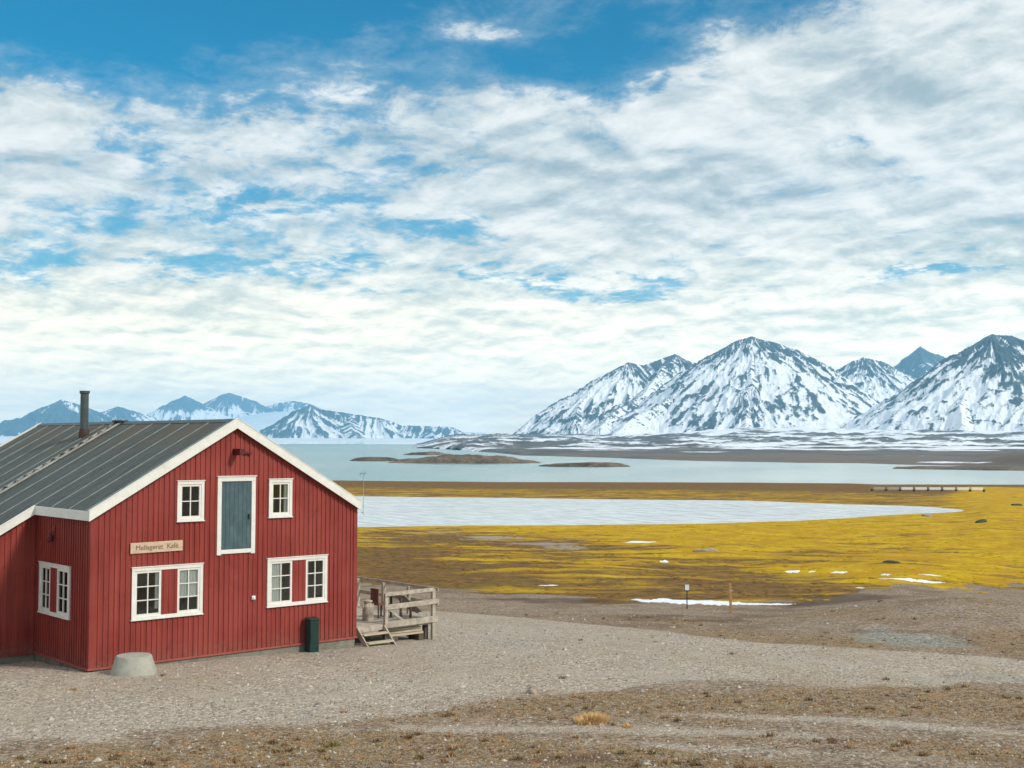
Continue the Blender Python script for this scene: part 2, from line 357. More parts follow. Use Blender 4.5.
def mat_ground():
    t = NT('tundra_ground'); v = t.coord()
    fine = t.noise(v, 7, 6, .7); mid = t.noise(v, .9, 5, .6); big = t.noise(v, .12, 4, .6)
    pv = t.voro(v, 14.0); pv2 = t.voro(v, 30.0)
    def val(c): s_ = t.n('ShaderNodeSeparateColor'); t.l(c, s_.inputs[0]); return s_.outputs[0]
    peb = val(pv); peb2 = val(pv2)
    pd = t.voro(v, 14.0, 'Distance'); pd2 = t.voro(v, 30.0, 'Distance')
    # gravel
    g = t.mix(peb, (.13, .105, .085), (.64, .53, .43)); g = t.mix(t.math('MULTIPLY', peb2, .5), g, (.72, .61, .50))
    g = t.mix(t.ramp(t.noise(v, .18, 7, .68), .45, .62, 0, .55), g, (.40, .30, .205)); g = t.mix(t.ramp(pd, .42, .62, 0, .45), g, (.15, .13, .10))
    g = t.mix(t.ramp(t.noise(v, .35, 4, .6), .5, .62, 0, .35), g, (.44, .40, .35))
    g = t.mix(t.ramp(t.noise(t.scaled(v, (1, 1, 1)), .22, 7, .72), .56, .66, 0, .45), g, t.mix(peb, (.13, .135, .13), (.40, .39, .36)))
    # bare dirt
    d = t.mix(t.ramp(fine, .3, .7), (.10, .066, .042), (.30, .215, .145)); d = t.mix(t.ramp(mid, .42, .62, 0, .6), d, (.28, .20, .13)); d = t.mix(t.math('MULTIPLY', t.ramp(peb, .45, .95), .65), d, (.46, .40, .33))
    d = t.mix(t.ramp(t.noise(v, .25, 5, .65), .52, .66, 0, .6), d, (.15, .10, .065))
    # heath: rust, olive and dead stems
    h = t.mix(t.ramp(fine, .35, .65), (.07, .042, .022), (.30, .19, .10)); h = t.mix(t.ramp(mid, .42, .62, 0, .5), h, (.24, .16, .06)); h = t.mix(t.math('MULTIPLY', t.ramp(peb, .55, .95), .5), h, (.40, .33, .25)); h = t.mix(t.ramp(t.noise(v, 2.7, 4, .65), .56, .68, 0, .85), h, (.38, .165, .045))
    h = t.mix(t.math('MULTIPLY', t.ramp(peb2, .6, .9), .5), h, (.42, .37, .29))
    # moss: lemon, gold, olive
    mv = t.noise(v, .22, 6, .62); ms = t.noise(v, 1.4, 5, .65)
    y = t.mix(t.ramp(mv, .38, .62), (.46, .25, .004), (.60, .385, .006)); y = t.mix(t.ramp(ms, .45, .7, 0, .75), y, (.31, .22, .008))
    o = t.mix(t.ramp(ms, .35, .65), (.085, .05, .020), (.27, .14, .034)); o = t.mix(t.ramp(mv, .5, .65, 0, .6), o, (.17, .12, .022))
    y = t.mix(t.ramp(t.noise(v, .07, 5, .65), .48, .62, 0, .35), y, (.46, .25, .010))
    o = t.mix(t.ramp(t.noise(v, .35, 7, .75), .54, .64, 0, .7), o, (.07, .042, .026))
    yf = t.math('ADD', t.attr('yellow'), t.math('MULTIPLY', t.math('SUBTRACT', t.noise(v, .40, 9, .80), .5), 3.0))
    y = t.mix(t.ramp(t.noise(v, .8, 8, .78), .54, .66, 0, .42), y, (.20, .15, .012))
    mo_ = t.mix(t.ramp(yf, .0, 1.0), o, y)
    gf = t.math('ADD', t.attr('scree'), t.math('MULTIPLY', t.math('SUBTRACT', t.noise(v, .30, 8, .75), .5), 2.4))
    mo_ = t.mix(t.ramp(gf, .45, .85, 0, .8), mo_, t.mix(fine, (.25, .20, .16), (.44, .38, .32)))
    # combine
    nz = t.math('MULTIPLY', t.math('SUBTRACT', fine, .5), .9)
    nz2 = t.math('MULTIPLY', t.math('SUBTRACT', t.noise(v, .55, 8, .72), .5), 2.4)
    hf = t.math('ADD', t.math('ADD', t.attr('heath'), nz), nz2)
    c = t.mix(t.ramp(hf, .15, 1.0), d, h)
    gr = t.math('ADD', t.attr('gravel'), t.math('MULTIPLY', nz, .8))
    gsub = t.math('SUBTRACT', gr, t.math('MULTIPLY', t.ramp(hf, .55, 1.1), .35))
    c = t.mix(t.ramp(gsub, .25, .8), c, g)
    bf = t.math('ADD', t.attr('spill'), nz)
    c = t.mix(t.ramp(t.math('ADD', bf, nz2), .45, 1.0, 0, .8), c, t.mix(t.math('MULTIPLY', peb, t.ramp(fine, .3, .6)), (.12, .13, .115), (.52, .52, .46)))
    mf = t.math('ADD', t.math('ADD', t.attr('moss'), t.math('MULTIPLY', nz, .6)), t.math('MULTIPLY', nz2, .5))
    c = t.mix(t.ramp(mf, .3, .7), c, mo_)
    df = t.math('ADD', t.attr('wet'), t.math('ADD', nz, t.math('MULTIPLY', nz2, .5)))
    c = t.mix(t.ramp(t.math('ADD', df, t.math('MULTIPLY', nz2, .7)), .35, 1.2, 0, .7), c, (.07, .042, .028))
    # below the water line
    sx = t.n('ShaderNodeSeparateXYZ'); t.l(v, sx.inputs[0])
    hgt = t.math('ADD', t.math('MULTIPLY', t.ramp(pd, 0, .6, 1, 0), .5), t.math('ADD', t.math('MULTIPLY', fine, .8), t.math('MULTIPLY', mid, 1.2)))
    return t.out(t.bsdf(c, .95, t.bump(hgt, .8, .06), spec=.15))
M['ground'] = mat_ground()
ground = grid_mesh('ground', GX, GY, GZ, M['ground'], dict(gravel=gravel, moss=moss*(RR > 30), yellow=yel, scree=grey, spill=blue*sstep(37, 39, RR)*(1-sstep(55, 62, RR)), heath=heath, wet=dark), kind='structure')

# ------------------------------------------------------------------ water
def mat_water(name, col, rough, wave, strength, spec=.5, tint=None, sky_sheen=False):
    t = NT(name); v = t.coord()
    w = t.noise(t.scaled(v, (1, 1, 1)), wave, 6, .7); w2 = t.noise(v, wave*.12, 4, .6)
    streak = t.ramp(t.noise(t.scaled(v, (1, 1, 1)), .012, 5, .65), .35, .65)
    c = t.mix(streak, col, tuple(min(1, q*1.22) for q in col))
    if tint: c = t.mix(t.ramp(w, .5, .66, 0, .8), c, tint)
    mp = t.n('ShaderNodeMapping'); t.put(mp.inputs[0], v); mp.inputs['Rotation'].default_value = (0, 0, YAW); mp.inputs['Scale'].default_value = (.55, .12, 1)
    rip = t.noise(mp.outputs[0], 1.0, 5, .7)
    c = t.mix(t.ramp(rip, .42, .58, .0, .7), c, tuple(q*.55 for q in col))  # ripple light and shade put into the base colour
    if sky_sheen: c = t.mix(t.attr('sky_sheen'), c, (.52, .57, .54))
    h = t.math('ADD', w, t.math('MULTIPLY', w2, 2))
    return t.out(t.bsdf(c, rough, t.bump(h, strength, .35), spec=spec))
M['fjord'] = mat_water('fjord_water', (.10, .25, .245), .22, .30, .5, sky_sheen=True)
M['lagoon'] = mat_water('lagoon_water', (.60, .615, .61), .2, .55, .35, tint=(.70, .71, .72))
def disc(name, z, radii, mat, a0=-math.pi, a1=math.pi, n=180):
    aa = np.linspace(a0, a1, n); a_, r_ = np.meshgrid(aa, radii)
    return grid_mesh(name, CAM[0]+r_*np.sin(a_+YAW), CAM[1]+r_*np.cos(a_+YAW), np.full_like(r_, z), mat, kind='structure')
aa = np.linspace(R(-44), R(44), 160)
inner = np.maximum(lag_far(aa)*1.03, fj_near(aa)*.93)
tt = np.concatenate([[0], np.geomspace(.002, 1, 30)])
r_ = inner[None, :]+tt[:, None]*(18400-inner[None, :])
grid_mesh('fjord_water', CAM[0]+r_*np.sin(aa+YAW)[None, :], CAM[1]+r_*np.cos(aa+YAW)[None, :], np.full_like(r_, SEA), M['fjord'], dict(sky_sheen=np.clip(sstep(R(-8), R(13), aa)[None, :]*.80+.25*fbm(r_*.004, aa[None, :]*8, 4)+.5*sstep(40, 0, r_-inner[None, :]), 0, 1)), kind='structure')  # sky reflection painted paler towards the right, plus a pale shore band
aa = np.linspace(R(-60), AZTIP+.004, 200)
i0 = lag_near(aa)*.955; i1 = lag_far(aa)*1.045+2
i0 = np.minimum(i0, i1-1)
r_ = i0[None, :]+np.linspace(0, 1, 12)[:, None]*(i1-i0)[None, :]
grid_mesh('lagoon_water', CAM[0]+r_*np.sin(aa+YAW)[None, :], CAM[1]+r_*np.cos(aa+YAW)[None, :], np.full_like(r_, SEA+.004), M['lagoon'], kind='structure')

# ------------------------------------------------------------------ far coast, moraine and mountains
def mat_land(name, rock, rock2, snow=(.80, .83, .88), brown=None, sc=.02):
    t = NT(name); v = t.coord()
    n1 = t.noise(v, sc, 6, .7); n2 = t.noise(v, sc*5, 5, .7)
    r_ = t.mix(t.ramp(n1, .35, .65), rock, rock2)
    if brown: r_ = t.mix(t.ramp(t.attr('brown'), .3, .7), r_, t.mix(n2, tuple(q*.7 for q in brown), tuple(q*1.25 for q in brown)))
    f = t.math('ADD', t.attr('snow'), t.math('ADD', t.math('MULTIPLY', t.math('SUBTRACT', n1, .5), .7), t.math('MULTIPLY', t.math('SUBTRACT', n2, .5), 1.0)))
    f = t.math('ADD', f, t.math('MULTIPLY', t.math('SUBTRACT', t.noise(v, sc*2.2, 4, .7), .5), .5)); c = t.mix(t.ramp(f, .36, .70), r_, snow)
    return t.out(t.bsdf(c, .85, t.bump(t.math('ADD', n1, t.math('MULTIPLY', n2, .4)), .5, 6 if sc < .01 else 3), spec=.15))
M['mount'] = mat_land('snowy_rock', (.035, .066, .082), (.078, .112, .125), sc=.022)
M['mountfar'] = mat_land('far_snowy_rock', (.045, .085, .115), (.075, .12, .15), sc=.006)  # paler, bluer rock: distance haze partly put into the colour
M['coast'] = mat_land('coastal_plain', (.075, .078, .08), (.16, .145, .13), brown=(.165, .135, .11), sc=.012)
M['island'] = mat_plain('island_heath', (.13, .095, .062), .95, .6, .05, .5, dirt=(.09, .085, .07))

shore = edge([(-900, 446), (300, 446.2), (430, 448.3), (470, 451), (520, 455.5), (600, 457.5), (640, 459), (700, 461), (800, 463), (860, 463.3), (900, 464.6), (1024, 467.2), (1300, 474)], SEA)
ca = np.linspace(R(-4.6), R(31), 620); cr = np.concatenate([np.geomspace(1, 5.5, 260)])
CA, CT = np.meshgrid(ca, cr); sh = shore(CA)*(1+.0)
CR = sh*.985+(np.maximum(7500-sh, 100))*((CT-1)/4.5)**1.35
CX = CAM[0]+CR*np.sin(CA+YAW); CY = CAM[1]+CR*np.cos(CA+YAW)
sd = CR-sh*(1+.012*fbm(CX*.006, CY*.006, 3))
pxs = 512+FPX*np.tan(CA)
flat = sstep(0, 90, sd)*3.2+sstep(60, 900, sd)*4.0
hum = sstep(1700, 2700, CR)
up_ = sstep(1900, 5400, CR)*(36+30*sstep(620, 760, pxs))
mor = ridged(CX*.0032, CY*.0032, 5, .55)
CZ = SEA-2.5*(1-sstep(-40, 0, sd))+flat+up_+hum*(mor-.62)*26+sstep(100, 600, sd)*1.2*fbm(CX*.01, CY*.01, 3)
ah, rh = azr(at_z(1050, 466, SEA)); rh = 860
CZ = CZ+9.5*np.exp(-((CA-ah)/.050)**2-((CR-rh-90)/85)**2)*sstep(0, 30, sd)
sn = -.25+.95*sstep(1300, 2100, CR)+.5*sstep(800, 1300, CR)*ridged(CX*.003, CY*.003+4, 3)-.35+sstep(1300, 1900, CR)*((.62-mor)*2.2+.55*fbm(CX*.006, CY*.006, 4))+.18
sn = sn+.75*sstep(3700, 4600, CR)*sstep(560, 700, pxs)-.12
tap = sstep(R(-4.9), R(-2.2), CA); CZ = CZ*tap+(1-tap)*np.minimum(CZ, SEA+.2+1.2*tap)-2.5*(1-sstep(R(-4.6), R(-4.2), CA))
sn = sn-.08*sstep(R(6), R(-1), CA)
def cp(px, py, w, h, s):
    d0, r0 = azr(at_z(px, py, -5.)); return s*np.exp(-((CA-d0)/(w/FPX))**4-((6-CZ)/np.maximum(CR, 1)*FPX-((6+5)/r0*FPX))**2/h**2)
sn = sn+cp(960, 462.5, 55, 1.5, 1.3)*(CR > 780)+cp(700, 452, 30, 1, .7)+cp(900, 456, 60, 1, .6)
brn = sstep(1900, 1200, CR)*(.62+.9*fbm(CX*.005, CY*.005, 4))+1.2*np.exp(-((CA-ah)/.06)**2-((CR-rh-90)/120)**2)
grid_mesh('coast_land', CX, CY, CZ, M['coast'], dict(snow=sn, brown=brn), kind='structure')

def massif(name, segs, px0, px1, D0, D1, slope, mat, label=None, na=500, nd=220, rib=60, ramp_=.9, snow0=.75, base=None, topdark=.35, jag=1., rockbias=None, power=1.0):
    """ridge skeleton: each segment is ((px,py,D),(px,py,D)); flanks fall away from it and are cut by ribs and gullies"""
    a = np.linspace(math.atan((px0-512)/FPX), math.atan((px1-512)/FPX), na); d = np.linspace(D0, D1, nd)
    A_, D_ = np.meshgrid(a, d); X = CAM[0]+D_*np.sin(A_+YAW); Y = CAM[1]+D_*np.cos(A_+YAW)
    wx = X+rib*.8*fbm(X/rib*.12, Y/rib*.12, 3); wy = Y+rib*.8*fbm(X/rib*.12+40, Y/rib*.12+7, 3)
    Z = np.full(X.shape, -1e9); U = np.zeros_like(X); Pp = np.zeros_like(X); ZL = np.zeros_like(X)
    off = 0
    for (p, q) in segs:
        p = at_dist(*p); q = at_dist(*q); dx, dy = q[0]-p[0], q[1]-p[1]; L = math.hypot(dx, dy)+1e-6
        tx = ((wx-p[0])*dx+(wy-p[1])*dy)/L/L; tc = np.clip(tx, 0, 1)
        cx_ = p[0]+tc*dx; cy_ = p[1]+tc*dy; ex, ey = wx-cx_, wy-cy_; dd = np.hypot(ex, ey)
        zl = p[2]+tc*(q[2]-p[2]); z = zl-slope*dd**power*(1+.0)
        ang = np.arctan2(ey, ex); u = off+tc*L+np.where((tx < 0) | (tx > 1), ang*rib*3.0, 0)+np.where(((ex*dy-ey*dx) > 0), 5000, 0)
        b = z > Z; Z = np.where(b, z, Z); U = np.where(b, u, U); Pp = np.where(b, dd, Pp); ZL = np.where(b, zl, ZL); off += L+777
    n1 = ridged(U/rib, Pp/(rib*7), 4, .55)           # 1 on rib crests
    n2 = fbm(X/rib*.9, Y/rib*.9, 4, .55)
    dep = sstep(0, rib*2.2, Pp)
    top = Z.max()
    Z = Z+jag*(dep*(n1-.62)*rib*ramp_+rib*(.05+.16*dep)*n2)
    hN = np.clip(Z/max(top, 1), 0, 1)
    snow = snow0-(n1-.60)*1.05-.35*n2-.50*fbm(U/rib*2.6, Pp/rib*.26, 5, .68)-.34*fbm(U/rib*4.6+9, Pp/rib*.5, 3, .6)-.16*fbm(X/15, Y/15, 2)+.34*fbm(X/380+3, Y/380, 3)-topdark*sstep(.6, 1, hN)+.25*sstep(.30, .08, hN)
    if rockbias is not None: snow = snow+rockbias(A_, D_, hN)
    bz = -14 if base is None else base
    keep = Z > bz
    Z = np.maximum(Z, bz-1)
    o = grid_mesh(name, X, Y, Z, mat, dict(snow=snow), kind='structure', keep=keep)
    return o
# right-hand range
massif('snowy_mountain', [((757, 336, 5250), (735, 343, 5250)), ((735, 343, 5250), (715, 352, 5300)), ((715, 352, 5300), (695, 368, 5450)), ((757, 336, 5250), (780, 345, 5280)), ((780, 345, 5280), (803, 355, 5320)),
    ((803, 355, 5320), (832, 374, 5500)), ((757, 336, 5250), (752, 385, 4900)), ((752, 385, 4900), (745, 425, 4640)), ((715, 352, 5300), (672, 395, 5000)), ((672, 395, 5000), (620, 432, 4700)), ((803, 355, 5320), (822, 395, 5050)), ((822, 395, 5050), (850, 425, 4800)), ((780, 345, 5280), (795, 400, 4860))],
    560, 930, 4350, 6400, .66, M['mount'], na=620, nd=300, rib=34, ramp_=.9, snow0=.68)
massif('snowy_mountain', [((625, 362, 5700), (600, 376, 5700)), ((600, 376, 5700), (560, 407, 5650)), ((560, 407, 5650), (530, 428, 5600)), ((530, 428, 5600), (495, 441, 5500)), ((625, 362, 5700), (643, 365, 5750)), ((643, 365, 5750), (673, 354, 5800)), ((673, 354, 5800), (700, 366, 5900)),
    ((673, 354, 5800), (640, 395, 5350)), ((640, 395, 5350), (605, 425, 5000)), ((600, 376, 5700), (575, 420, 5300)), ((625, 362, 5700), (618, 400, 5450))],
    470, 760, 4700, 6900, .66, M['mount'], na=520, nd=280, rib=36, ramp_=.9, snow0=.62)
massif('snowy_mountain', [((832, 372, 6500), (850, 361, 6500)), ((850, 361, 6500), (864, 357, 6500)), ((864, 357, 6500), (882, 361, 6550)), ((882, 361, 6550), (906, 373, 6600)), ((906, 373, 6600), (935, 385, 6600)), ((864, 357, 6500), (872, 400, 6100)), ((806, 385, 6600), (832, 372, 6500)), ((882, 361, 6550), (915, 400, 6200))],
    760, 990, 5700, 7500, .60, M['mount'], na=380, nd=200, rib=40, ramp_=.85, snow0=.70)
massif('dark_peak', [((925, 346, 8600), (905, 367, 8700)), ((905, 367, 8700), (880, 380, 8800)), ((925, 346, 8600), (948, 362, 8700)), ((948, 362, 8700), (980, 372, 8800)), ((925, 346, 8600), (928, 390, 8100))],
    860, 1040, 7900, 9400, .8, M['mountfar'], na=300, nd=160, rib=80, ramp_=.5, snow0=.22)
massif('snowy_mountain', [((992, 334, 4600), (975, 342, 4600)), ((975, 342, 4600), (955, 356, 4580)), ((955, 356, 4580), (925, 380, 4540)), ((925, 380, 4540), (893, 407, 4500)), ((893, 407, 4500), (868, 428, 4460)), ((992, 334, 4600), (1012, 336, 4650)), ((1012, 336, 4650), (1040, 346, 4700)), ((1040, 346, 4700), (1100, 370, 4750)),
    ((1100, 370, 4750), (1200, 420, 4800)), ((1012, 336, 4650), (1030, 395, 4250)), ((975, 342, 4600), (968, 390, 4300)), ((968, 390, 4300), (965, 425, 4060)), ((925, 380, 4540), (915, 420, 4300)), ((1030, 395, 4250), (1045, 430, 4000))],
    840, 1240, 3800, 5600, .66, M['mount'], na=600, nd=280, rib=32, ramp_=.9, snow0=.66)
# far side of the fjord
blu = lambda A_, D_, h: -.55*sstep(R(-19.3), R(-20.5), A_)*sstep(.98, .90, h)
massif('distant_mountain', [((-90, 436, 11500), (0, 423, 11500)), ((0, 423, 11500), (22, 411, 11500)), ((22, 411, 11500), (54, 399.5, 11500)), ((54, 399.5, 11500), (80, 405, 11500)), ((80, 405, 11500), (101, 413, 11450)), ((101, 413, 11450), (150, 432, 11300))],
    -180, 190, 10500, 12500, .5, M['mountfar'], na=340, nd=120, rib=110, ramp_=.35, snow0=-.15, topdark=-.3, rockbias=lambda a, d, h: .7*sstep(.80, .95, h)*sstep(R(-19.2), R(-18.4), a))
massif('distant_mountain', [((85, 416, 13200), (108, 411, 13000)), ((108, 411, 13000), (121, 406.5, 13000)), ((121, 406.5, 13000), (133, 410, 13000)), ((133, 410, 13000), (146, 417, 13000)), ((146, 417, 13000), (170, 428, 13000))],
    60, 200, 12300, 13900, .5, M['mountfar'], na=200, nd=90, rib=90, ramp_=.5, snow0=.55)
massif('distant_mountain', [((150, 418, 15000), (163, 412, 15000)), ((163, 412, 15000), (185, 395, 15000)), ((185, 395, 15000), (204, 408, 15000)), ((204, 408, 15000), (215, 414, 14800))],
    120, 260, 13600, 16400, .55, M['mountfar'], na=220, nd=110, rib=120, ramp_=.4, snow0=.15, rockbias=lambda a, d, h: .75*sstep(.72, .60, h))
massif('distant_mountain', [((204, 405, 15800), (208, 398, 15800)), ((208, 398, 15800), (223, 392.5, 15800)), ((223, 392.5, 15800), (249, 400, 15800)), ((249, 400, 15800), (272, 409.5, 15700)), ((272, 409.5, 15700), (290, 418, 15600))],
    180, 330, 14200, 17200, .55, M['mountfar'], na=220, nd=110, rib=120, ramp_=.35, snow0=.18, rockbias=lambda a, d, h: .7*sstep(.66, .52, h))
massif('distant_mountain', [((262, 418, 16500), (280, 403, 16500)), ((280, 403, 16500), (296, 400.5, 16500)), ((296, 400.5, 16500), (309, 403, 16500)), ((309, 403, 16500), (340, 420, 16500))],
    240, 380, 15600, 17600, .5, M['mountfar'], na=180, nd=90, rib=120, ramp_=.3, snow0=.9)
massif('distant_mountain', [((286, 436, 9300), (300, 420, 9500)), ((300, 420, 9500), (311, 404, 9700)), ((311, 404, 9700), (320, 409, 9750)), ((320, 409, 9750), (347, 413, 9800)), ((347, 413, 9800), (375, 417.5, 9800)), ((375, 417.5, 9800), (398, 425.5, 9800)),
    ((398, 425.5, 9800), (425, 426, 9750)), ((425, 426, 9750), (452, 427, 9700)), ((452, 427, 9700), (475, 440, 9600)), ((347, 413, 9800), (360, 438, 9300)), ((320, 409, 9750), (325, 437, 9250)), ((425, 426, 9750), (440, 440, 9400))],
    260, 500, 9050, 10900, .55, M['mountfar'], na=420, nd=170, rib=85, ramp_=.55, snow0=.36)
# glacier pouring between them to the water
ga = np.linspace(R(-26), R(-1.2), 260); gd = np.concatenate([[6600, 6990], np.geomspace(7000, 17500, 90)]); GA, GD = np.meshgrid(ga, gd)
gx = CAM[0]+GD*np.sin(GA+YAW); gy = CAM[1]+GD*np.cos(GA+YAW)
front = 7000+500*fbm(GA*9, GA*0+3, 3)
ghz = np.where(GD < front, SEA-5, 4+sstep(front, 9000, GD)*22+sstep(9000, 16000, GD)*250*np.exp(-((GA-R(-10.2))/R(3.6))**2)+sstep(9500, 15500, GD)*90+4*fbm(gx*.004, gy*.004, 3))
M['ice'] = mat_plain('glacier_ice', (.74, .80, .86), .7, .10, .004, .4, dirt=(.55, .64, .70))
grid_mesh('glacier', gx, gy, ghz, M['ice'], kind='structure')

def island(px0, px1, pyw, top_py, label, seed, lob):
    c = at_z((px0+px1)/2, pyw, SEA); D = azr(c)[1]; wd = (px1-px0)/FPX*D/2; dp = min(wd*.6, 60)
    n = 90; u, v = np.meshgrid(np.linspace(-1.15, 1.15, n*2), np.linspace(-1.3, 1.3, n))
    az = azr(c)[0]+YAW; rx, ry = math.cos(az), -math.sin(az); fx, fy = math.sin(az), math.cos(az)
    X = c[0]+rx*u*wd+fx*(v*dp+dp); Y = c[1]+ry*u*wd+fy*(v*dp+dp)
    edge_ = 1-u**2-v**2+.30*fbm(u*3.5+seed, v*1.5, 4)
    hmax = (pyw-top_py)/FPX*D
    prof = sum(hh*np.exp(-((u-uu)/ww)**2) for uu, ww, hh in lob)
    Z = SEA-.6+sstep(0, .7, edge_)*(hmax+.3)*prof*(1+.28*fbm(X*.05, Y*.05, 5))+sstep(-.05, .10, edge_)*1.3
    o = grid_mesh('island', X, Y, Z, M['island'], keep=Z > SEA-.5)
    return tag(o, kind='structure')
island(349, 402, 461.0, 458.2, '', 1, [(-.4, .6, .8), (.5, .5, .6)])
island(385, 545, 463.5, 454, '', 5, [(.1, .6, .20), (-.25, .2, .08), (0, 1.4, .40), (.5, .2, .08)])
island(540, 633, 467, 462.5, '', 9, [(.3, .7, .2), (0, 1.4, .42), (.1, .15, .06)])
island(404, 452, 455, 452.3, '', 13, [(0, 1, .8)])

island(896, 1120, 470.6, 468.6, '', 17, [(0, 1.6, .5), (.5, .4, .3)])

# ------------------------------------------------------------------ THE HOUSE
W, ZE, AX, RZ = 8.441, 4.123, 4.20, 6.605     # width, eave height, ridge x and height
EY, EX, RL = -.14, -.11, 14.33
SL = (RZ-ZE)/(AX-EX)
L0, EY2 = 3.71, 3.57
WX0 = -4.2                                     # outer wall of the wing under the catslide
def roofz(x): return RZ-SL*abs(x-AX)
HB = empty('red_barn', (0, 0, 0), 'long red board-clad gabled building with white trim, grey battened roof and a blue-grey loft door', 'building')
def wall(axis, fixed, x0, x1, z0, top, holes, out):
    """board and batten wall; holes = (xa,xb,za,zb); out = outward sign"""
    b = MB(); step = .155
    xs = set([round(x0, 4), round(x1, 4)]); k = 0
    x = x0
    while x < x1-1e-6: xs.add(round(x, 4)); x += step
    for h in holes: xs.add(round(h[0], 4)); xs.add(round(h[1], 4))
    if axis == 'x' and x0 < AX < x1: xs.add(round(AX, 4))
    xs = sorted(xs)
    def P(u, w, d): return (u, fixed+out*d, w) if axis == 'x' else (fixed+out*d, u, w)
    for a, c in zip(xs[:-1], xs[1:]):
        if c-a < 1e-4: continue
        ints = [(z0, None)]
        cuts = sorted((h[2], h[3]) for h in holes if h[0] < (a+c)/2 < h[1])
        zc = z0
        for (za, zb) in cuts:
            b.quad(P(a, zc, 0), P(c, zc, 0), P(c, za, 0), P(a, za, 0)); zc = zb
        b.quad(P(a, zc, 0), P(c, zc, 0), P(c, top(c), 0), P(a, top(a), 0))
    # battens, drawn with small individual differences
    x = x0+step/2
    while x < x1-.03:
        w = .032+random.uniform(-.004, .004); d = .022+random.uniform(-.003, .004)
        cuts = sorted((h[2]-.001, h[3]+.001) for h in holes if h[0]-w < x < h[1]+w)
        zc = z0
        for za, zb in cuts+[(None, None)]:
            e = za if za is not None else min(top(x-w), top(x+w))
            if e-zc > .02:
                q = [P(x-w, zc, 0), P(x+w, zc, 0), P(x+w, zc, d), P(x-w, zc, d), P(x-w, e, 0), P(x+w, e, 0), P(x+w, e, d), P(x-w, e, d)]
                b.hexa(q)
            if za is None: break
            zc = zb
        x += step+random.uniform(-.004, .004)
    # reveals
    for (xa, xb, za, zb) in holes:
        dd = -.14
        b.quad(P(xa, za, 0), P(xa, za, dd), P(xa, zb, dd), P(xa, zb, 0)); b.quad(P(xb, za, dd), P(xb, za, 0), P(xb, zb, 0), P(xb, zb, dd))
        b.quad(P(xa, za, dd), P(xa, za, 0), P(xb, za, 0), P(xb, za, dd)); b.quad(P(xa, zb, 0), P(xa, zb, dd), P(xb, zb, dd), P(xb, zb, 0))
    return b
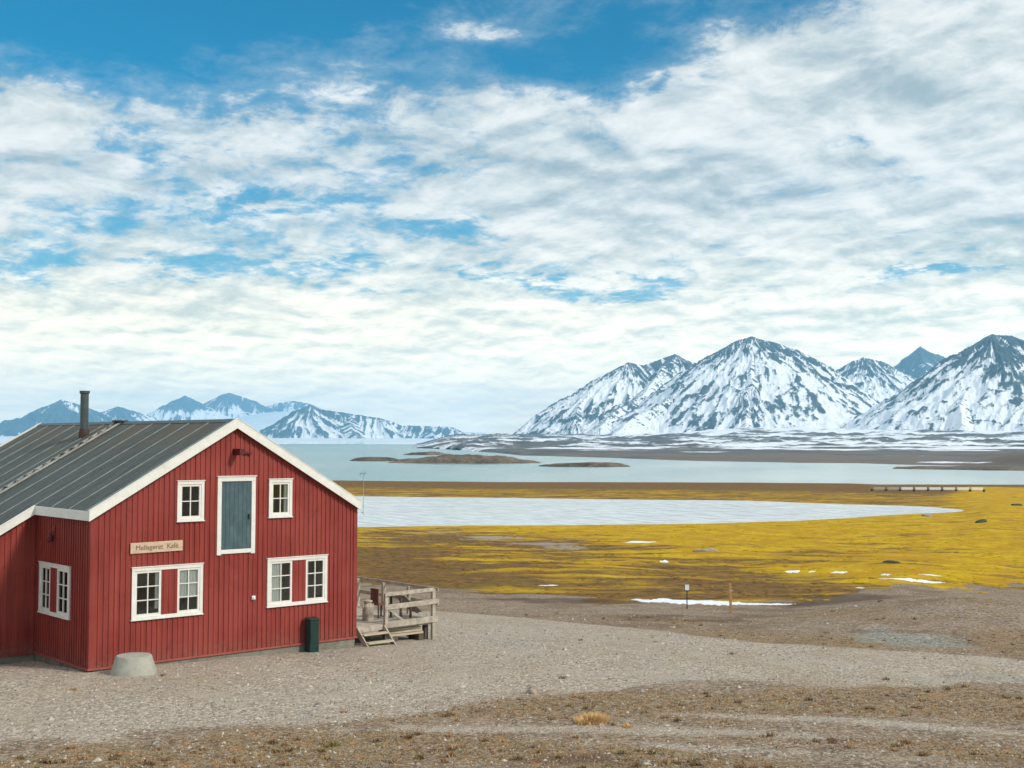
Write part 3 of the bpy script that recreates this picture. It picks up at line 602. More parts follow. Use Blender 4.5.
def window(axis, fixed, out, x0, x1, z0, z1, kind, curtains=()):
    """kind 'double': two six-pane sashes with a red board panel between; 'single': four panes. returns openings"""
    def bx(b, u0, u1, w0, w1, d0, d1):
        d0, d1 = sorted((out*d0, out*d1))
        if axis == 'x': b.box(u0, u1, fixed+d0, fixed+d1, w0, w1)
        else: b.box(fixed+d0, fixed+d1, u0, u1, w0, w1)
    fw = .092
    f = MB()
    bx(f, x0, x1, z1-fw, z1, .0, .055); bx(f, x0, x1, z0, z0+fw*.8, .0, .055)
    bx(f, x0, x0+fw, z0+fw*.8, z1-fw, .0, .05); bx(f, x1-fw, x1, z0+fw*.8, z1-fw, .0, .05)
    bx(f, x0-.02, x1+.02, z1, z1+.025, .0, .075); bx(f, x0-.02, x1+.02, z0-.03, z0, .0, .075)
    holes = []
    if kind == 'double':
        tw = x1-x0; c0 = x0+tw*.405; c1 = x0+tw*.635
        bays = [(x0+fw, c0), (c1, x1-fw)]; rows, cols = 3, 2
        pn = MB(); bx(pn, c0+.0, c1, z0+fw*.8, z1-fw, .0, .028)
        for k in range(3):
            xm = c0+(c1-c0)*(k+.5)/3; bx(pn, xm-.012, xm+.012, z0+fw*.8+.002, z1-fw-.002, .028, .040)
    else:
        bays = [(x0+fw, x1-fw)]; rows, cols = 2, 2; pn = None
    fr = f.build('window', M['white'], HB, bevel=.006)
    if pn: pn.build('window_panel', M['red'], fr)
    for bi, (a, c) in enumerate(bays):
        s = MB(); sw = .06 if kind == 'double' else .055
        za, zb = z0+fw*.8, z1-fw
        if kind == 'double':
            ea = .055 if bi == 1 else 0; ec = .055 if bi == 0 else 0
            s_a, s_c = a, c
        else: s_a, s_c = a, c
        bx(s, s_a, s_a+sw, za, zb, -.03, .035); bx(s, s_c-sw, s_c, za, zb, -.03, .035)
        bx(s, s_a+sw, s_c-sw, zb-sw, zb, -.03, .033); bx(s, s_a+sw, s_c-sw, za, za+sw, -.03, .033)
        ga_, gc_, gza, gzb = s_a+sw, s_c-sw, za+sw, zb-sw
        for k in range(1, cols):
            xm = ga_+(gc_-ga_)*k/cols; bx(s, xm-.014, xm+.014, gza, gzb, -.02, .024)
        for k in range(1, rows):
            zm = gza+(gzb-gza)*k/rows; bx(s, ga_, gc_, zm-.013, zm+.013, -.019, .022)
        sash = s.build('window_sash', M['white'], fr)
        g = MB(); bx(g, ga_, gc_, gza, gzb, -.008, -.002); g.build('window_pane', M['glass'], fr)
        holes.append((s_a+.005, s_c-.005, za+.005, zb-.005))
        cu = [q for q in curtains if q[0] == bi]
        for (_, ca_, cb_, cz0, cz1) in cu:
            cm = MB(); n = 14; u0 = ga_+(gc_-ga_)*ca_; u1 = ga_+(gc_-ga_)*cb_; w0 = gza+(gzb-gza)*cz0; w1 = gza+(gzb-gza)*cz1
            for k in range(n):
                ua = u0+(u1-u0)*k/n; ub = u0+(u1-u0)*(k+1)/n; da = -.032-.012*math.sin(k*2.1); db = -.032-.012*math.sin((k+1)*2.1)
                if axis == 'x': cm.quad((ua, fixed+out*da, w0), (ub, fixed+out*db, w0), (ub, fixed+out*db, w1), (ua, fixed+out*da, w1))
                else: cm.quad((fixed+out*da, ua, w0), (fixed+out*db, ub, w0), (fixed+out*db, ub, w1), (fixed+out*da, ua, w1))
            cm.build('curtain', M['curtain'], fr, smooth=True)
    return holes
H = []
H += window('x', 0, -1, 1.134, 3.242, 1.169, 2.558, 'double', [(1, 0, 1, .30, 1), (0, .86, 1, .1, 1)])
H += window('x', 0, -1, 5.309, 7.383, 1.169, 2.558, 'double', [(0, 0, .6, 0, 1), (1, .0, .12, 0, 1)])
H += window('x', 0, -1, 2.425, 3.246, 3.773, 4.873, 'single')
H += window('x', 0, -1, 5.331, 6.122, 3.773, 4.873, 'single', [(0, .8, 1, 0, 1)])
HS = window('y', 0, -1, 1.274, 3.478 if False else 3.40, 1.169, 2.558, 'double', [(0, 0, .2, 0, 1), (1, .7, 1, 0, 1)])
under = lambda x: roofz(x)-.13
wall('x', 0, 0, W, 0, under, H, -1).build('wall', M['red'], HB)
wall('y', 0, 0, L0, 0, lambda u: under(0), HS, -1).build('wall', M['red'], HB)
wall('x', L0, WX0, 0, -.08, under, [], -1).build('wall', M['red'], HB)
wall('y', W, 0, RL-.15, -.35, lambda u: under(W), [], 1).build('wall', M['red'], HB)
wall('y', WX0, L0, RL-.15, -.3, lambda u: under(WX0), [], -1).build('wall', M['red'], HB)
wall('x', RL-.15, WX0, W, -.4, under, [], 1).build('wall', M['red'], HB)
# corner boards
for q in ((-.035, .10, -.032, -.001, 0), (-.032, -.001, -.001, .10, 0), (W-.10, W+.035, -.032, -.001, W), (W+.001, W+.032, -.001, .10, W)):
    c = MB(); c.box(q[0], q[1], q[2], q[3], .0, under(q[4])-.02); c.build('corner_board', M['red'], HB)
d = MB(); d.box(-.06, W+.05, -.06, -.001, -.045, .0); d.build('drip_board', M['sill_pink'], HB)
d = MB(); d.box(-.06, -.001, -.001, L0-.03, -.045, .0); d.build('drip_board', M['sill_pink'], HB)
# interior partitions keep the rooms dark and give the windows a back wall
i_ = MB(); i_.hexa([(.02,2.6,0),(W-.02,2.6,0),(W-.02,2.7,0),(.02,2.7,0),(.02,2.6,3.7),(W-.02,2.6,3.7),(W-.02,2.7,3.7),(.02,2.7,3.7)]); i_.hexa([(2,2.6,3.7),(W-2,2.6,3.7),(W-2,2.7,3.7),(2,2.7,3.7),(2,2.6,5.1),(W-2,2.6,5.1),(W-2,2.7,5.1),(2,2.7,5.1)]); i_.box(.02, W-.02, .02, 2.6, 2.85, 2.95); i_.box(.02, W-.02, .02, RL-.2, -.02, -.01); i_.build('inner_wall', M['interior'], HB)
f_ = MB()
gx_ = np.linspace(.12, W-.02, 24)
for a, b in zip(gx_[:-1], gx_[1:]):
    f_.hexa([(a, -.01, -1.0), (b, -.01, -1.0), (b, .2, -1.0), (a, .2, -1.0), (a, -.01, -.046), (b, -.01, -.046), (b, .2, -.046), (a, .2, -.046)])
f_.box(W-.2, W-.01, .2, RL-.2, -1.2, -.046); f_.box(.01, .12, .2, L0+.2, -.8, -.046); f_.box(WX0+.03, .01, L0+.03, L0+.2, -.8, -.051)
f_.build('foundation', M['concrete'], HB)
# roof: two slopes with thickness, catslide over the wing
def slab(b, x0, x1, y0, y1, t=.10, dz=0):
    b.hexa([(x0, y0, roofz(x0)-t+dz), (x1, y0, roofz(x1)-t+dz), (x1, y1, roofz(x1)-t+dz), (x0, y1, roofz(x0)-t+dz), (x0, y0, roofz(x0)+dz), (x1, y0, roofz(x1)+dz), (x1, y1, roofz(x1)+dz), (x0, y1, roofz(x0)+dz)])
rb = MB(); XR = W+.045
slab(rb, EX, AX, EY, EY2); slab(rb, WX0-.3, AX, EY2, RL+.1) ; slab(rb, AX, XR, EY, RL+.1)
roof = rb.build('roof', M['roof'], HB)
sm = MB()
for y in [.12, 1.31, 2.50, 3.71, 4.94, 6.15, 7.33-1e-3+.0, 8.55, 9.75, 10.95, 12.15, 13.35]:
    x0 = EX+.02 if y < EY2 else WX0-.28
    if abs(y-7.33) < .1: continue
    y_ = y+random.uniform(-.03, .03)
    sm.hexa([(x0, y_-.028, roofz(x0)), (AX-.05, y_-.028, roofz(AX-.05)), (AX-.05, y_+.028, roofz(AX-.05)), (x0, y_+.028, roofz(x0)), (x0, y_-.02, roofz(x0)+.024), (AX-.05, y_-.02, roofz(AX-.05)+.024), (AX-.05, y_+.02, roofz(AX-.05)+.024), (x0, y_+.02, roofz(x0)+.024)])
sm.build('roof_batten', M['seam'], roof)
rc = MB(); rc.hexa([(AX-.14, EY, RZ-.075), (AX, EY, RZ+.002), (AX, RL+.1, RZ+.002), (AX-.14, RL+.1, RZ-.075), (AX-.14, EY, RZ-.055), (AX, EY, RZ+.03), (AX, RL+.1, RZ+.03), (AX-.14, RL+.1, RZ-.055)])
rc.hexa([(AX, EY, RZ+.002), (AX+.14, EY, RZ-.075), (AX+.14, RL+.1, RZ-.075), (AX, RL+.1, RZ+.002), (AX, EY, RZ+.03), (AX+.14, EY, RZ-.055), (AX+.14, RL+.1, RZ-.055), (AX, RL+.1, RZ+.03)])
rc.build('ridge_cap', M['steel'], roof)
# barge boards and fascias
def barge(x0, x1, y, h=.27, t=.035, up=.03):
    b = MB(); a0, a1 = roofz(x0)+up, roofz(x1)+up
    b.hexa([(x0, y-t, a0-h), (x1, y-t, a1-h), (x1, y, a1-h), (x0, y, a0-h), (x0, y-t, a0), (x1, y-t, a1), (x1, y, a1), (x0, y, a0)])
    b.hexa([(x0, y-t-.012, a0), (x1, y-t-.012, a1), (x1, y+.05, a1), (x0, y+.05, a0), (x0, y-t-.012, a0+.022), (x1, y-t-.012, a1+.022), (x1, y+.05, a1+.022), (x0, y+.05, a0+.022)])
    return b
for (a, b_, y, hh) in ((EX-.03, AX, EY, .27), (AX, XR+.03, EY, .27), (WX0-.3, EX-.032, EY2, .24)):
    barge(a, b_, y, hh).build('bargeboard', M['white'], HB, bevel=.004)
for (a, b_) in ((WX0-.3, AX), (AX, XR+.03)):
    bb = barge(a, b_, RL+.14, .24); bb.build('bargeboard', M['white'], HB)
fs = MB(); z = roofz(EX); fs.box(EX-.032, EX-.001, EY-.0, EY2, z-.24, z+.012); fs.build('fascia', M['white'], HB, bevel=.004)
fs = MB(); z = roofz(XR); fs.box(XR+.001, XR+.032, EY, RL+.1, z-.22, z+.008); fs.build('fascia', M['white'], HB, bevel=.004)
fs = MB(); z = roofz(WX0-.3); fs.box(WX0-.332, WX0-.301, EY2+.002, RL+.1, z-.2, z+.008); fs.build('fascia', M['white'], HB)
sf = MB()
for (a, b_, y0, y1) in ((EX, AX, EY, 0), (AX, XR, EY, 0)):
    sf.hexa([(a, y0, roofz(a)-.125), (b_, y0, roofz(b_)-.125), (b_, y1, roofz(b_)-.125), (a, y1, roofz(a)-.125), (a, y0, roofz(a)-.102), (b_, y0, roofz(b_)-.102), (b_, y1, roofz(b_)-.102), (a, y1, roofz(a)-.102)])
sf.build('soffit', M['red'], HB)
# chimney pipe with its flashing
CX_, CY_ = 3.40, 8.62; zc = roofz(CX_)
ch = MB(); ch.lathe([(.135, zc-.15), (.135, zc+1.42), (.165, zc+1.44), (.165, zc+1.52), (.12, zc+1.52), (.12, zc+1.3)], 20, (CX_, CY_)); ch.build('chimney', M['steel'], roof)
ch.v = []; ch.f = []
fl = MB(); fl.lathe([(.17, zc-.22), (.165, zc+.12), (.145, zc+.24), (.137, zc+.25)], 16, (CX_, CY_)); fl.build('flashing', M['lead'], roof)
# roof ladder lying on the slope beside the chimney
RLD = 7.50
ld = MB(); xa, xb = -3.6, AX-.05
for s in (-.17, .17):
    ld.bar((xa, RLD+s, roofz(xa)+.06), (xb, RLD+s, roofz(xb)+.06), .05, .05)
k = xa+.2
while k < xb:
    ld.bar((k, RLD-.20, roofz(k)+.095), (k, RLD+.20, roofz(k)+.095), .11 if random.random() < .4 else .05, .035); k += .30
ld.build('roof_ladder', M['ladder'], roof)
hk = MB(); hk.box(AX-.22, AX+.12, RLD-.25, RLD+.25, RZ+.0, RZ+.07); hk.build('ladder_hook', M['lead'], roof, bevel=.02)
# loft door
x0, x1, z0, z1 = 3.66, 4.885, 2.785, 4.975; fw = .13
df = MB(); df.box(x0, x1, -.06, 0, z1-fw, z1); df.box(x0, x0+fw, -.055, 0, z0-.03, z1-fw); df.box(x1-fw, x1, -.055, 0, z0-.03, z1-fw); df.box(x0+fw, x1-fw, -.052, 0, z0, z0+fw*.9); df.box(x0-.025, x1+.025, -.085, 0, z1, z1+.028)
dfo = df.build('loft_door_frame', M['white'], HB, bevel=.006)
dd = MB(); dd.box(x0+fw, x1-fw, -.026, -.001, z0+fw*.9, z1-fw)
for k in range(1, 7):
    xm = x0+fw+(x1-x0-2*fw)*k/7; dd.box(xm-.005, xm+.005, -.033, -.026, z0+fw, z1-fw-.01)
ddo = dd.build('loft_door', M['door'], HB)
hg = MB()
hg.box(x1-fw-.10, x1-fw-.06, -.06, -.034, 3.75, 3.90); hg.build('door_handle', M['black'], ddo)
hb = MB(); hb.box(4.14, 4.28, -.42, 0, 5.60, 5.78); hb.build('hoist_beam', M['lampred'], HB, bevel=.01)
hb = MB(); hb.bar((4.26, -.06, 5.70), (4.72, -.06, 5.64), .05, .06); hb.build('hoist_shadow_bar', M['lampred'], HB)  # dark bar standing in for the shadow right of the hoist beam

# name sign
sg = empty('name_sign', (1.84, 0, 3.1), 'pale wooden name board with brown lettering on the red gable wall', 'sign')
b = MB(); b.hexa([(1.075, -.055, 2.945), (2.605, -.055, 2.960), (2.605, -.024, 2.960), (1.075, -.024, 2.945), (1.075, -.055, 3.235), (2.605, -.055, 3.250), (2.605, -.024, 3.250), (1.075, -.024, 3.235)])
b.build('board', M['signwood'], sg, bevel=.008)
for word, xo in (('Mellageret', -.22), ('Kafé', .46)):
    tc = bpy.data.curves.new('lettering', 'FONT'); tc.body = word; tc.size = .19; tc.extrude = .003; tc.offset = 0.0; tc.align_x = 'CENTER'; tc.align_y = 'CENTER'
    to = bpy.data.objects.new('tmp_text', tc); COL.objects.link(to)
    bpy.context.view_layer.update()
    me = bpy.data.meshes.new_from_object(to.evaluated_get(bpy.context.evaluated_depsgraph_get())); bpy.data.objects.remove(to)
    lt = bpy.data.objects.new('lettering', me); COL.objects.link(lt); me.materials.clear(); me.materials.append(M['signink'])
    lt.parent = sg; lt.rotation_euler = (R(90), R(-.5), 0); lt.location = (xo, -.0585, xo*.009)

# small lamps
o = empty('wall_lamp', (4.86, -.022, 1.47), 'small white round lamp on the red wall below the loft door', 'lamp')
b = MB(); b.box(4.80, 4.92, -.06, -.022, 1.41, 1.53); b.build('lamp_base', M['lampwhite'], o, bevel=.012)
b = MB(); b.box(4.82, 4.90, -.10, -.061, 1.43, 1.51); b.build('lamp_glass', M['lampwhite'], o, bevel=.03)
o = empty('wall_lamp', (0, 2.39, 3.4), 'red painted lamp on the shaded side wall above the side window', 'lamp')
b = MB(); b.box(-.06, -.022, 2.33, 2.45, 3.35, 3.60); b.build('bracket', M['red'], o)
b = MB(); b.lathe([(.03, 3.42), (.09, 3.34), (.09, 3.22), (.05, 3.18)], 14, (-.15, 2.40)); b.bar((-.03, 2.39, 3.5), (-.15, 2.40, 3.41), .025, .025); b.build('lamp_shade', M['lampred'], o)
# aerial on the right-hand eave
o = empty('aerial', (8.66, .02, 3.75), 'thin grey aerial mast with a cross arm at the right eave', 'aerial')
b = MB(); b.lathe([(.009, 3.72), (.009, 4.98)], 8, (8.70, -.02)); b.bar((8.645, -.02, 3.80), (8.70, -.02, 3.80), .03, .03); b.build('mast', M['wood_grey'], o)
b = MB(); b.bar((8.30, -.35, 5.0), (9.05, .32, 5.0), .012, .012)
for k in (-.3, .3): b.bar((8.70+k*.74-.03, -.02+k*.67+.033, 5.0-.06), (8.70+k*.74, -.02+k*.67, 5.06), .01, .01)
b.build('cross_arm', M['steel'], o)

# dark green cabinet against the foundation
x, y = 6.72, -.27; zg = float(gz(x, y))
o = empty('green_cabinet', (x, y, zg), 'tall narrow dark green metal cabinet standing against the red wall', 'cabinet')
b = MB(); b.box(x-.155, x+.155, y-.13, y+.16, zg-.05, .70); b.build('body', M['green_metal'], o, bevel=.012)
b = MB(); b.hexa([(x-.175, y-.15, .70), (x+.175, y-.15, .70), (x+.175, y+.17, .72), (x-.175, y+.17, .72), (x-.175, y-.15, .735), (x+.175, y-.15, .735), (x+.175, y+.17, .765), (x-.175, y+.17, .765)]); b.build('lid', M['green_metal'], o, bevel=.008)
b = MB(); b.box(x-.14, x+.14, y-.142, y-.131, .02, .64); b.build('door', M['green_metal'], o, bevel=.004)
# concrete base
x, y = .72, -1.12; zg = float(gz(x, y))
b = MB(); b.lathe([(.60, zg-.06), (.585, zg+.03), (.455, .40), (.435, .425), (.28, .43)], 40, (x, y))
o = b.build('concrete_footing', M['cone'], None, smooth=False); tag(o, 'low round tapered concrete footing on the gravel at the corner of the red building', 'footing')
for p in o.data.polygons: p.use_smooth = len(p.vertices) == 4
bv = o.modifiers.new('edge', 'EDGE_SPLIT'); bv.split_angle = R(40)
ds = o.modifiers.new('sub', 'SUBSURF'); ds.levels = 0; ds.render_levels = 0

# ------------------------------------------------------------------ deck with stairs and railing
DZ = .17; DX0, DX1, DY0, DY1 = W+.06, 11.95, .60, 5.1
dk = empty('wooden_deck', (10.2, 2.5, -.4), 'weathered grey wooden deck with a railing and two steps beside the red building', 'deck')
b = MB(); x = DY0
while x < DY1-.05:
    e = min(x+.135, DY1); b.box(DX0, DX1, x, e-.012, DZ-.035+random.uniform(-.002, .002), DZ+random.uniform(-.003, .003)); x += .135
b.build('floor', M['wood_grey'], dk)
b = MB(); b.box(DX0, DX1, DY0-.045, DY0-.003, DZ-.17, DZ-.012); b.box(DX1+.003, DX1+.045, DY0, DY1, DZ-.17, DZ-.012); b.box(DX0, DX1, 2.6, 2.7, DZ-.17, DZ-.036); b.build('joist', M['wood_grey'], dk)
for (px_, py_) in ((8.7, .75), (10.15, .75), (11.78, .78), (11.78, 2.7), (11.78, 4.9), (9.4, 4.9)):
    b = MB(); b.box(px_-.07, px_+.07, py_-.07, py_+.07, float(gz(px_, py_))-.1, DZ-.171); b.build('support', M['wood_dark'], dk)
RXP = 11.99
for (px_, py_, tz) in ((10.02, .56, 1.12), (11.93, .55, 1.14), (RXP, 1.95, 1.10), (RXP, 3.4, 1.10), (RXP, 4.95, 1.12)):
    b = MB(); b.box(px_-.06, px_+.06, py_-.05, py_+.06, (DZ-.17 if px_ < 11 else float(gz(px_, py_))-.05), tz); b.build('post', M['wood_grey'], dk, bevel=.006)
y = DY0-.10
for (za, zb, h, nx) in ((1.11, 1.13, .12, -.1), (.70, .74, .16, .12), (.14, .16, .19, .08)):
    b = MB(); b.bar((9.93, y, za), (12.0+nx, y-.01, zb), .04, h); b.build('rail', M['wood_grey'], dk, bevel=.005)
b = MB(); b.bar((10.05, y+.045, .70), (10.72, y+.045, .20), .03, .07); b.build('brace', M['wood_grey'], dk)
for (za, h) in ((1.12, .11), (.66, .13)):
    b = MB(); b.bar((RXP+.07, .45, za), (RXP+.07, 5.15, za), .04, h); b.build('rail', M['wood_grey'], dk, bevel=.005)
b = MB(); b.bar((DX0+.1, 5.1, 1.14), (RXP, 5.1, 1.14), .04, .08); b.bar((DX0+.1, 5.1, .66), (RXP, 5.1, .66), .04, .1); b.build('rail', M['wood_grey'], dk)
for px_ in (8.7, 10.3):
    b = MB(); b.box(px_-.045, px_+.045, 5.0, 5.08, DZ-.1, 1.12); b.build('post', M['wood_grey'], dk)
# steps: two treads between sloping strings
for sx_ in (8.90, 9.93):
    st = MB(); st.bar((sx_, .58, .10), (sx_, -.10, -.50), .045, .17); st.build('stringer', M['wood_grey'], dk)
for (yy, zz) in ((.34, -.03), (.08, -.255)):
    b = MB(); b.box(8.93, 9.90, yy-.15, yy+.10, zz-.045, zz); b.build('tread', M['wood_pale'], dk, bevel=.005)
# things on and under the deck
def crate_plank_stack():
    zg = float(gz(11.0, .95))
    o = empty('plank_stack', (11.0, 1.0, zg), 'stack of pale timber boards on dark blocks lying under the deck', 'timber')
    for k in range(3):
        b = MB(); z0 = -.29+k*.085
        b.hexa([(10.25, .72+.03*k, z0), (11.62-.05*k, .66, z0), (11.62-.05*k, 1.25, z0), (10.25, 1.28, z0), (10.25, .72+.03*k, z0+.07), (11.62-.05*k, .66, z0+.07), (11.62-.05*k, 1.25, z0+.07), (10.25, 1.28, z0+.07)])
        b.build('board', M['wood_pale'], o, bevel=.006)
    for xx in (10.45, 11.5):
        b = MB(); b.box(xx-.1, xx+.1, .62, 1.2, float(gz(xx, .9))-.04, -.295); b.build('block', M['wood_dark'], o)
crate_plank_stack()
x, y = 10.02, 1.55
o = empty('milk_churn', (x, y, DZ), 'pale metal churn standing on the deck behind the steps', 'churn')
b = MB(); b.lathe([(.17, DZ), (.18, DZ+.03), (.18, DZ+.46), (.12, DZ+.56), (.10, DZ+.60)], 20, (x, y)); b.build('body', M['wood_grey'], o, smooth=False)
b = MB(); b.lathe([(.14, DZ+.60), (.14, DZ+.65), (.03, DZ+.68)], 20, (x, y)); b.build('lid', M['wood_grey'], o)
for s_ in (-.2, .2):
    b = MB(); b.bar((x+s_, y, DZ+.42), (x+s_, y, DZ+.54), .03, .03, (0, 1, 0)); b.build('handle', M['wood_grey'], o)
# dark folding chair with slatted back
x, y = 10.78, 1.95
o = empty('deck_chair', (x, y, DZ), 'dark reddish wooden chair on the deck beside the pale churn', 'chair')
b = MB(); b.box(x-.22, x+.22, y-.22, y+.22, DZ+.42, DZ+.46); b.build('seat', M['rust'], o)
b = MB()
for k in range(4): b.box(x-.22, x-.19, y-.21+k*.115, y-.12+k*.115, DZ+.46, DZ+.95)
b.box(x-.225, x-.185, y-.22, y+.22, DZ+.88, DZ+.96); b.build('backrest', M['rust'], o)
for sx_ in (-.19, .19):
    for sy_ in (-.19, .19):
        b = MB(); b.box(x+sx_-.02, x+sx_+.02, y+sy_-.02, y+sy_+.02, DZ, DZ+.42); b.build('leg', M['wood_dark'], o)
# tarpaulin-covered bench leaning along the railing
o = empty('covered_bench', (11.2, 1.3, DZ), 'sloping bench under a grey tarpaulin behind the deck railing', 'bench')
u, v = np.meshgrid(np.linspace(0, 1, 26), np.linspace(0, 1, 14))
X = 10.95+.85*u; Y = 1.0+.70*v; Z = DZ+.80-.62*u**1.4+.03*np.sin(9*u+5*v)+.02*np.sin(15*v)
Z = np.minimum(Z, Z)
c_ = grid_mesh('tarpaulin', X-11.2, Y-1.3, Z-DZ, M['canvas'], parent=o)
so = c_.modifiers.new('thick', 'SOLIDIFY'); so.thickness = .03; so.offset = -1
for (a_, yy) in ((11.0, 1.08), (11.0, 1.62), (11.4, 1.08), (11.4, 1.62)):
    b = MB(); b.box(a_-.03, a_+.03, yy-.03, yy+.03, DZ, DZ+(.70 if a_ < 11.2 else .50)); b.build('leg', M['wood_dark'], o)

# ------------------------------------------------------------------ small things on the land
def lump(name, px, py, w, h, mat, label, cat, group=None, seed=0, kind=None, depth=1.0, drop=.25):
    x, y, z = ground_at(px, py); D = azr((x, y))[1]; rw = w/FPX*D/2; hh = h/FPX*D
    n, mm = 24, 14; b = MB(); rs = np.random.RandomState(seed+5)
    a, e = np.meshgrid(np.linspace(0, 2*np.pi, n, endpoint=False), np.linspace(0, np.pi/2, mm))
    q = 1+.25*fbm(np.cos(a)*1.3+seed*3.1+np.sin(e), np.sin(a)*1.3+e*1.2, 3)
    az = azr((x, y))[0]+YAW; rx, ry = math.cos(az), -math.sin(az); fx, fy = math.sin(az), math.cos(az)
    uu = np.cos(a)*np.cos(e)**.7*q*rw; vv = np.sin(a)*np.cos(e)**.7*q*rw*depth
    X = x+rx*uu+fx*vv; Y = y+ry*uu+fy*vv; Z = gz(X, Y)+np.sin(e)*hh*q*1.05-drop*hh*(e < .05)
    X = np.concatenate([X, X[:, :1]], 1); Y = np.concatenate([Y, Y[:, :1]], 1); Z = np.concatenate([Z, Z[:, :1]], 1)
    o = grid_mesh(name, X[::-1], Y[::-1], Z[::-1], mat)
    return tag(o, label, cat, group, kind)
lump('rock', 533, 693.5, 13, 6.5, M['stone_pale'], 'lone pale stone on the gravel edge in the centre foreground', 'rock', seed=1, depth=.8)
lump('boulder', 706, 551.5, 24, 2.4, M['stone_pale'], 'pale brown boulder heap on the yellow moss right of centre', 'boulder', seed=2, depth=.5)
lump('boulder', 891, 562.6, 15, 1.8, M['stone_dark'], 'low dark boulder on the yellow moss above the long snow patch', 'boulder', seed=3, depth=.5)
lump('boulder', 981.5, 522.2, 10, 2.4, M['stone_dark'], 'dark grey-green boulder on the moss near the lagoon tip', 'boulder', seed=4, depth=.6)
lump('boulder', 1017, 505.5, 10, 1.5, M['stone_dark'], 'dark boulder at the far right edge beyond the lagoon', 'boulder', seed=6, depth=.6)
lump('boulder', 927, 516.5, 10, 2.2, M['stone_pale'], 'small pale boulder at the lagoon shore near its narrow tip', 'boulder', seed=8, depth=.6)

SNOWS = []
def snow_patch(px, py, w, h, label, seed, streak=.35, tilt=0):
    """a lens of old snow lying on the ground"""
    x, y, z = ground_at(px, py); a0, r0 = azr((x, y)); r1 = azr(ground_at(px, py-h/2))[1]; r2 = azr(ground_at(px, py+h/2))[1]
    nu, nv = 120, 24; u, v = np.meshgrid(np.linspace(-1.1, 1.1, nu), np.linspace(-1.2, 1.2, nv))
    aw = w/FPX/2
    dr = (r1-r2)/2
    SNOWS.append((a0, r0, aw, dr+abs(tilt)*dr/h))
    rr_ = r0+v*dr+dr*streak*fbm(u*2+seed, u*0, 3)-u*tilt*dr/h*1.0
    aa_ = a0+u*aw; X = CAM[0]+rr_*np.sin(aa_+YAW); Y = CAM[1]+rr_*np.cos(aa_+YAW)
    wv = (1-np.abs(u)**2.2)*(.75+.5*fbm(u*3+seed*2.2, u*0+.5, 3))
    e = wv-np.abs(v)**1.5+.22*fbm(u*9+seed, v*2, 3)
    Z = gz(X, Y)+np.where(e > 0, .008+.03*np.clip(e, 0, 1), -.03)
    o = grid_mesh('snow_patch', X, Y, Z, M['snowp'], keep=e > -.03)
    return tag(o, label, 'snow patch', 'patches of old snow on the tundra')
snow_patch(688, 601.5, 112, 4.4, 'long white snow patch behind the small sign post', 3, tilt=2)
snow_patch(762, 604.3, 62, 2.6, 'thin snow streak right of the wooden stake', 7)
snow_patch(912, 580.5, 60, 3.2, 'long snow patch on the yellow moss at right, largest there', 11)
snow_patch(886, 574.5, 10, 2.0, 'small oval snow patch just left above the long right-hand patch', 15)
snow_patch(839, 572.5, 16, 1.9, 'oval snow patch in the middle of the row of three', 19)
snow_patch(812, 571.8, 7, 1.4, 'tiny snow patch left of the oval one', 23)
snow_patch(792, 571.2, 16, 1.2, 'thin snow streak at the left end of the snow row', 27)
snow_patch(930, 575, 20, .9, 'faint snow streak above the right end of the long patch', 31)
snow_patch(664, 561.8, 9, 1.8, 'small white snow patch below the pale boulder heap at left', 35)
snow_patch(640, 542.8, 34, 1.4, 'thin snow streak in a wet hollow left of the pale boulder heap', 39)
snow_patch(548, 585.5, 20, .9, 'faint snow streak on brown moss left of the sign post', 43)
snow_patch(860, 588, 9, .9, 'faint small snow streak at the edge of the dirt bank', 47)

# sign post and stake
x, y, z = ground_at(687, 609); D = azr((x, y))[1]; k = D/FPX
o = empty('sign_post', (x, y, z), 'small white notice on a thin dark post beside the snow patch', 'sign', rz=-YAW)
b = MB(); b.world = False; b.box(-.022, .022, -.03, .014, -.1, 22.5*k); b.build('post', M['black'], o)
b = MB(); b.world = False; b.box(-2.6*k, 2.6*k, -.06, -.035, 17.6*k, 24.3*k); b.build('plate', M['black'], o, bevel=.01)
b = MB(); b.world = False; b.box(-2.1*k, 2.1*k, -.07, -.0605, 18.5*k, 24.0*k); b.build('notice', M['lampwhite'], o)
x, y, z = ground_at(731, 614); D = azr((x, y))[1]; k = D/FPX
o = empty('wooden_stake', (x, y, z), 'tall orange-brown wooden stake standing in the dirt right of the sign post', 'stake', rz=-YAW)
b = MB(); b.world = False; b.hexa([(-.055, -.05, -.2), (.055, -.05, -.2), (.055, .05, -.2), (-.055, .05, -.2), (-.085, -.04, 29*k), (.02, -.04, 29*k), (.02, .04, 29.6*k), (-.085, .04, 29.6*k)]); b.build('shaft', M['pole_wood'], o, bevel=.01)
b = MB(); b.world = False; b.box(-.09, .09, -.052, -.04, 22*k, 23*k); b.build('band', M['wood_grey'], o)

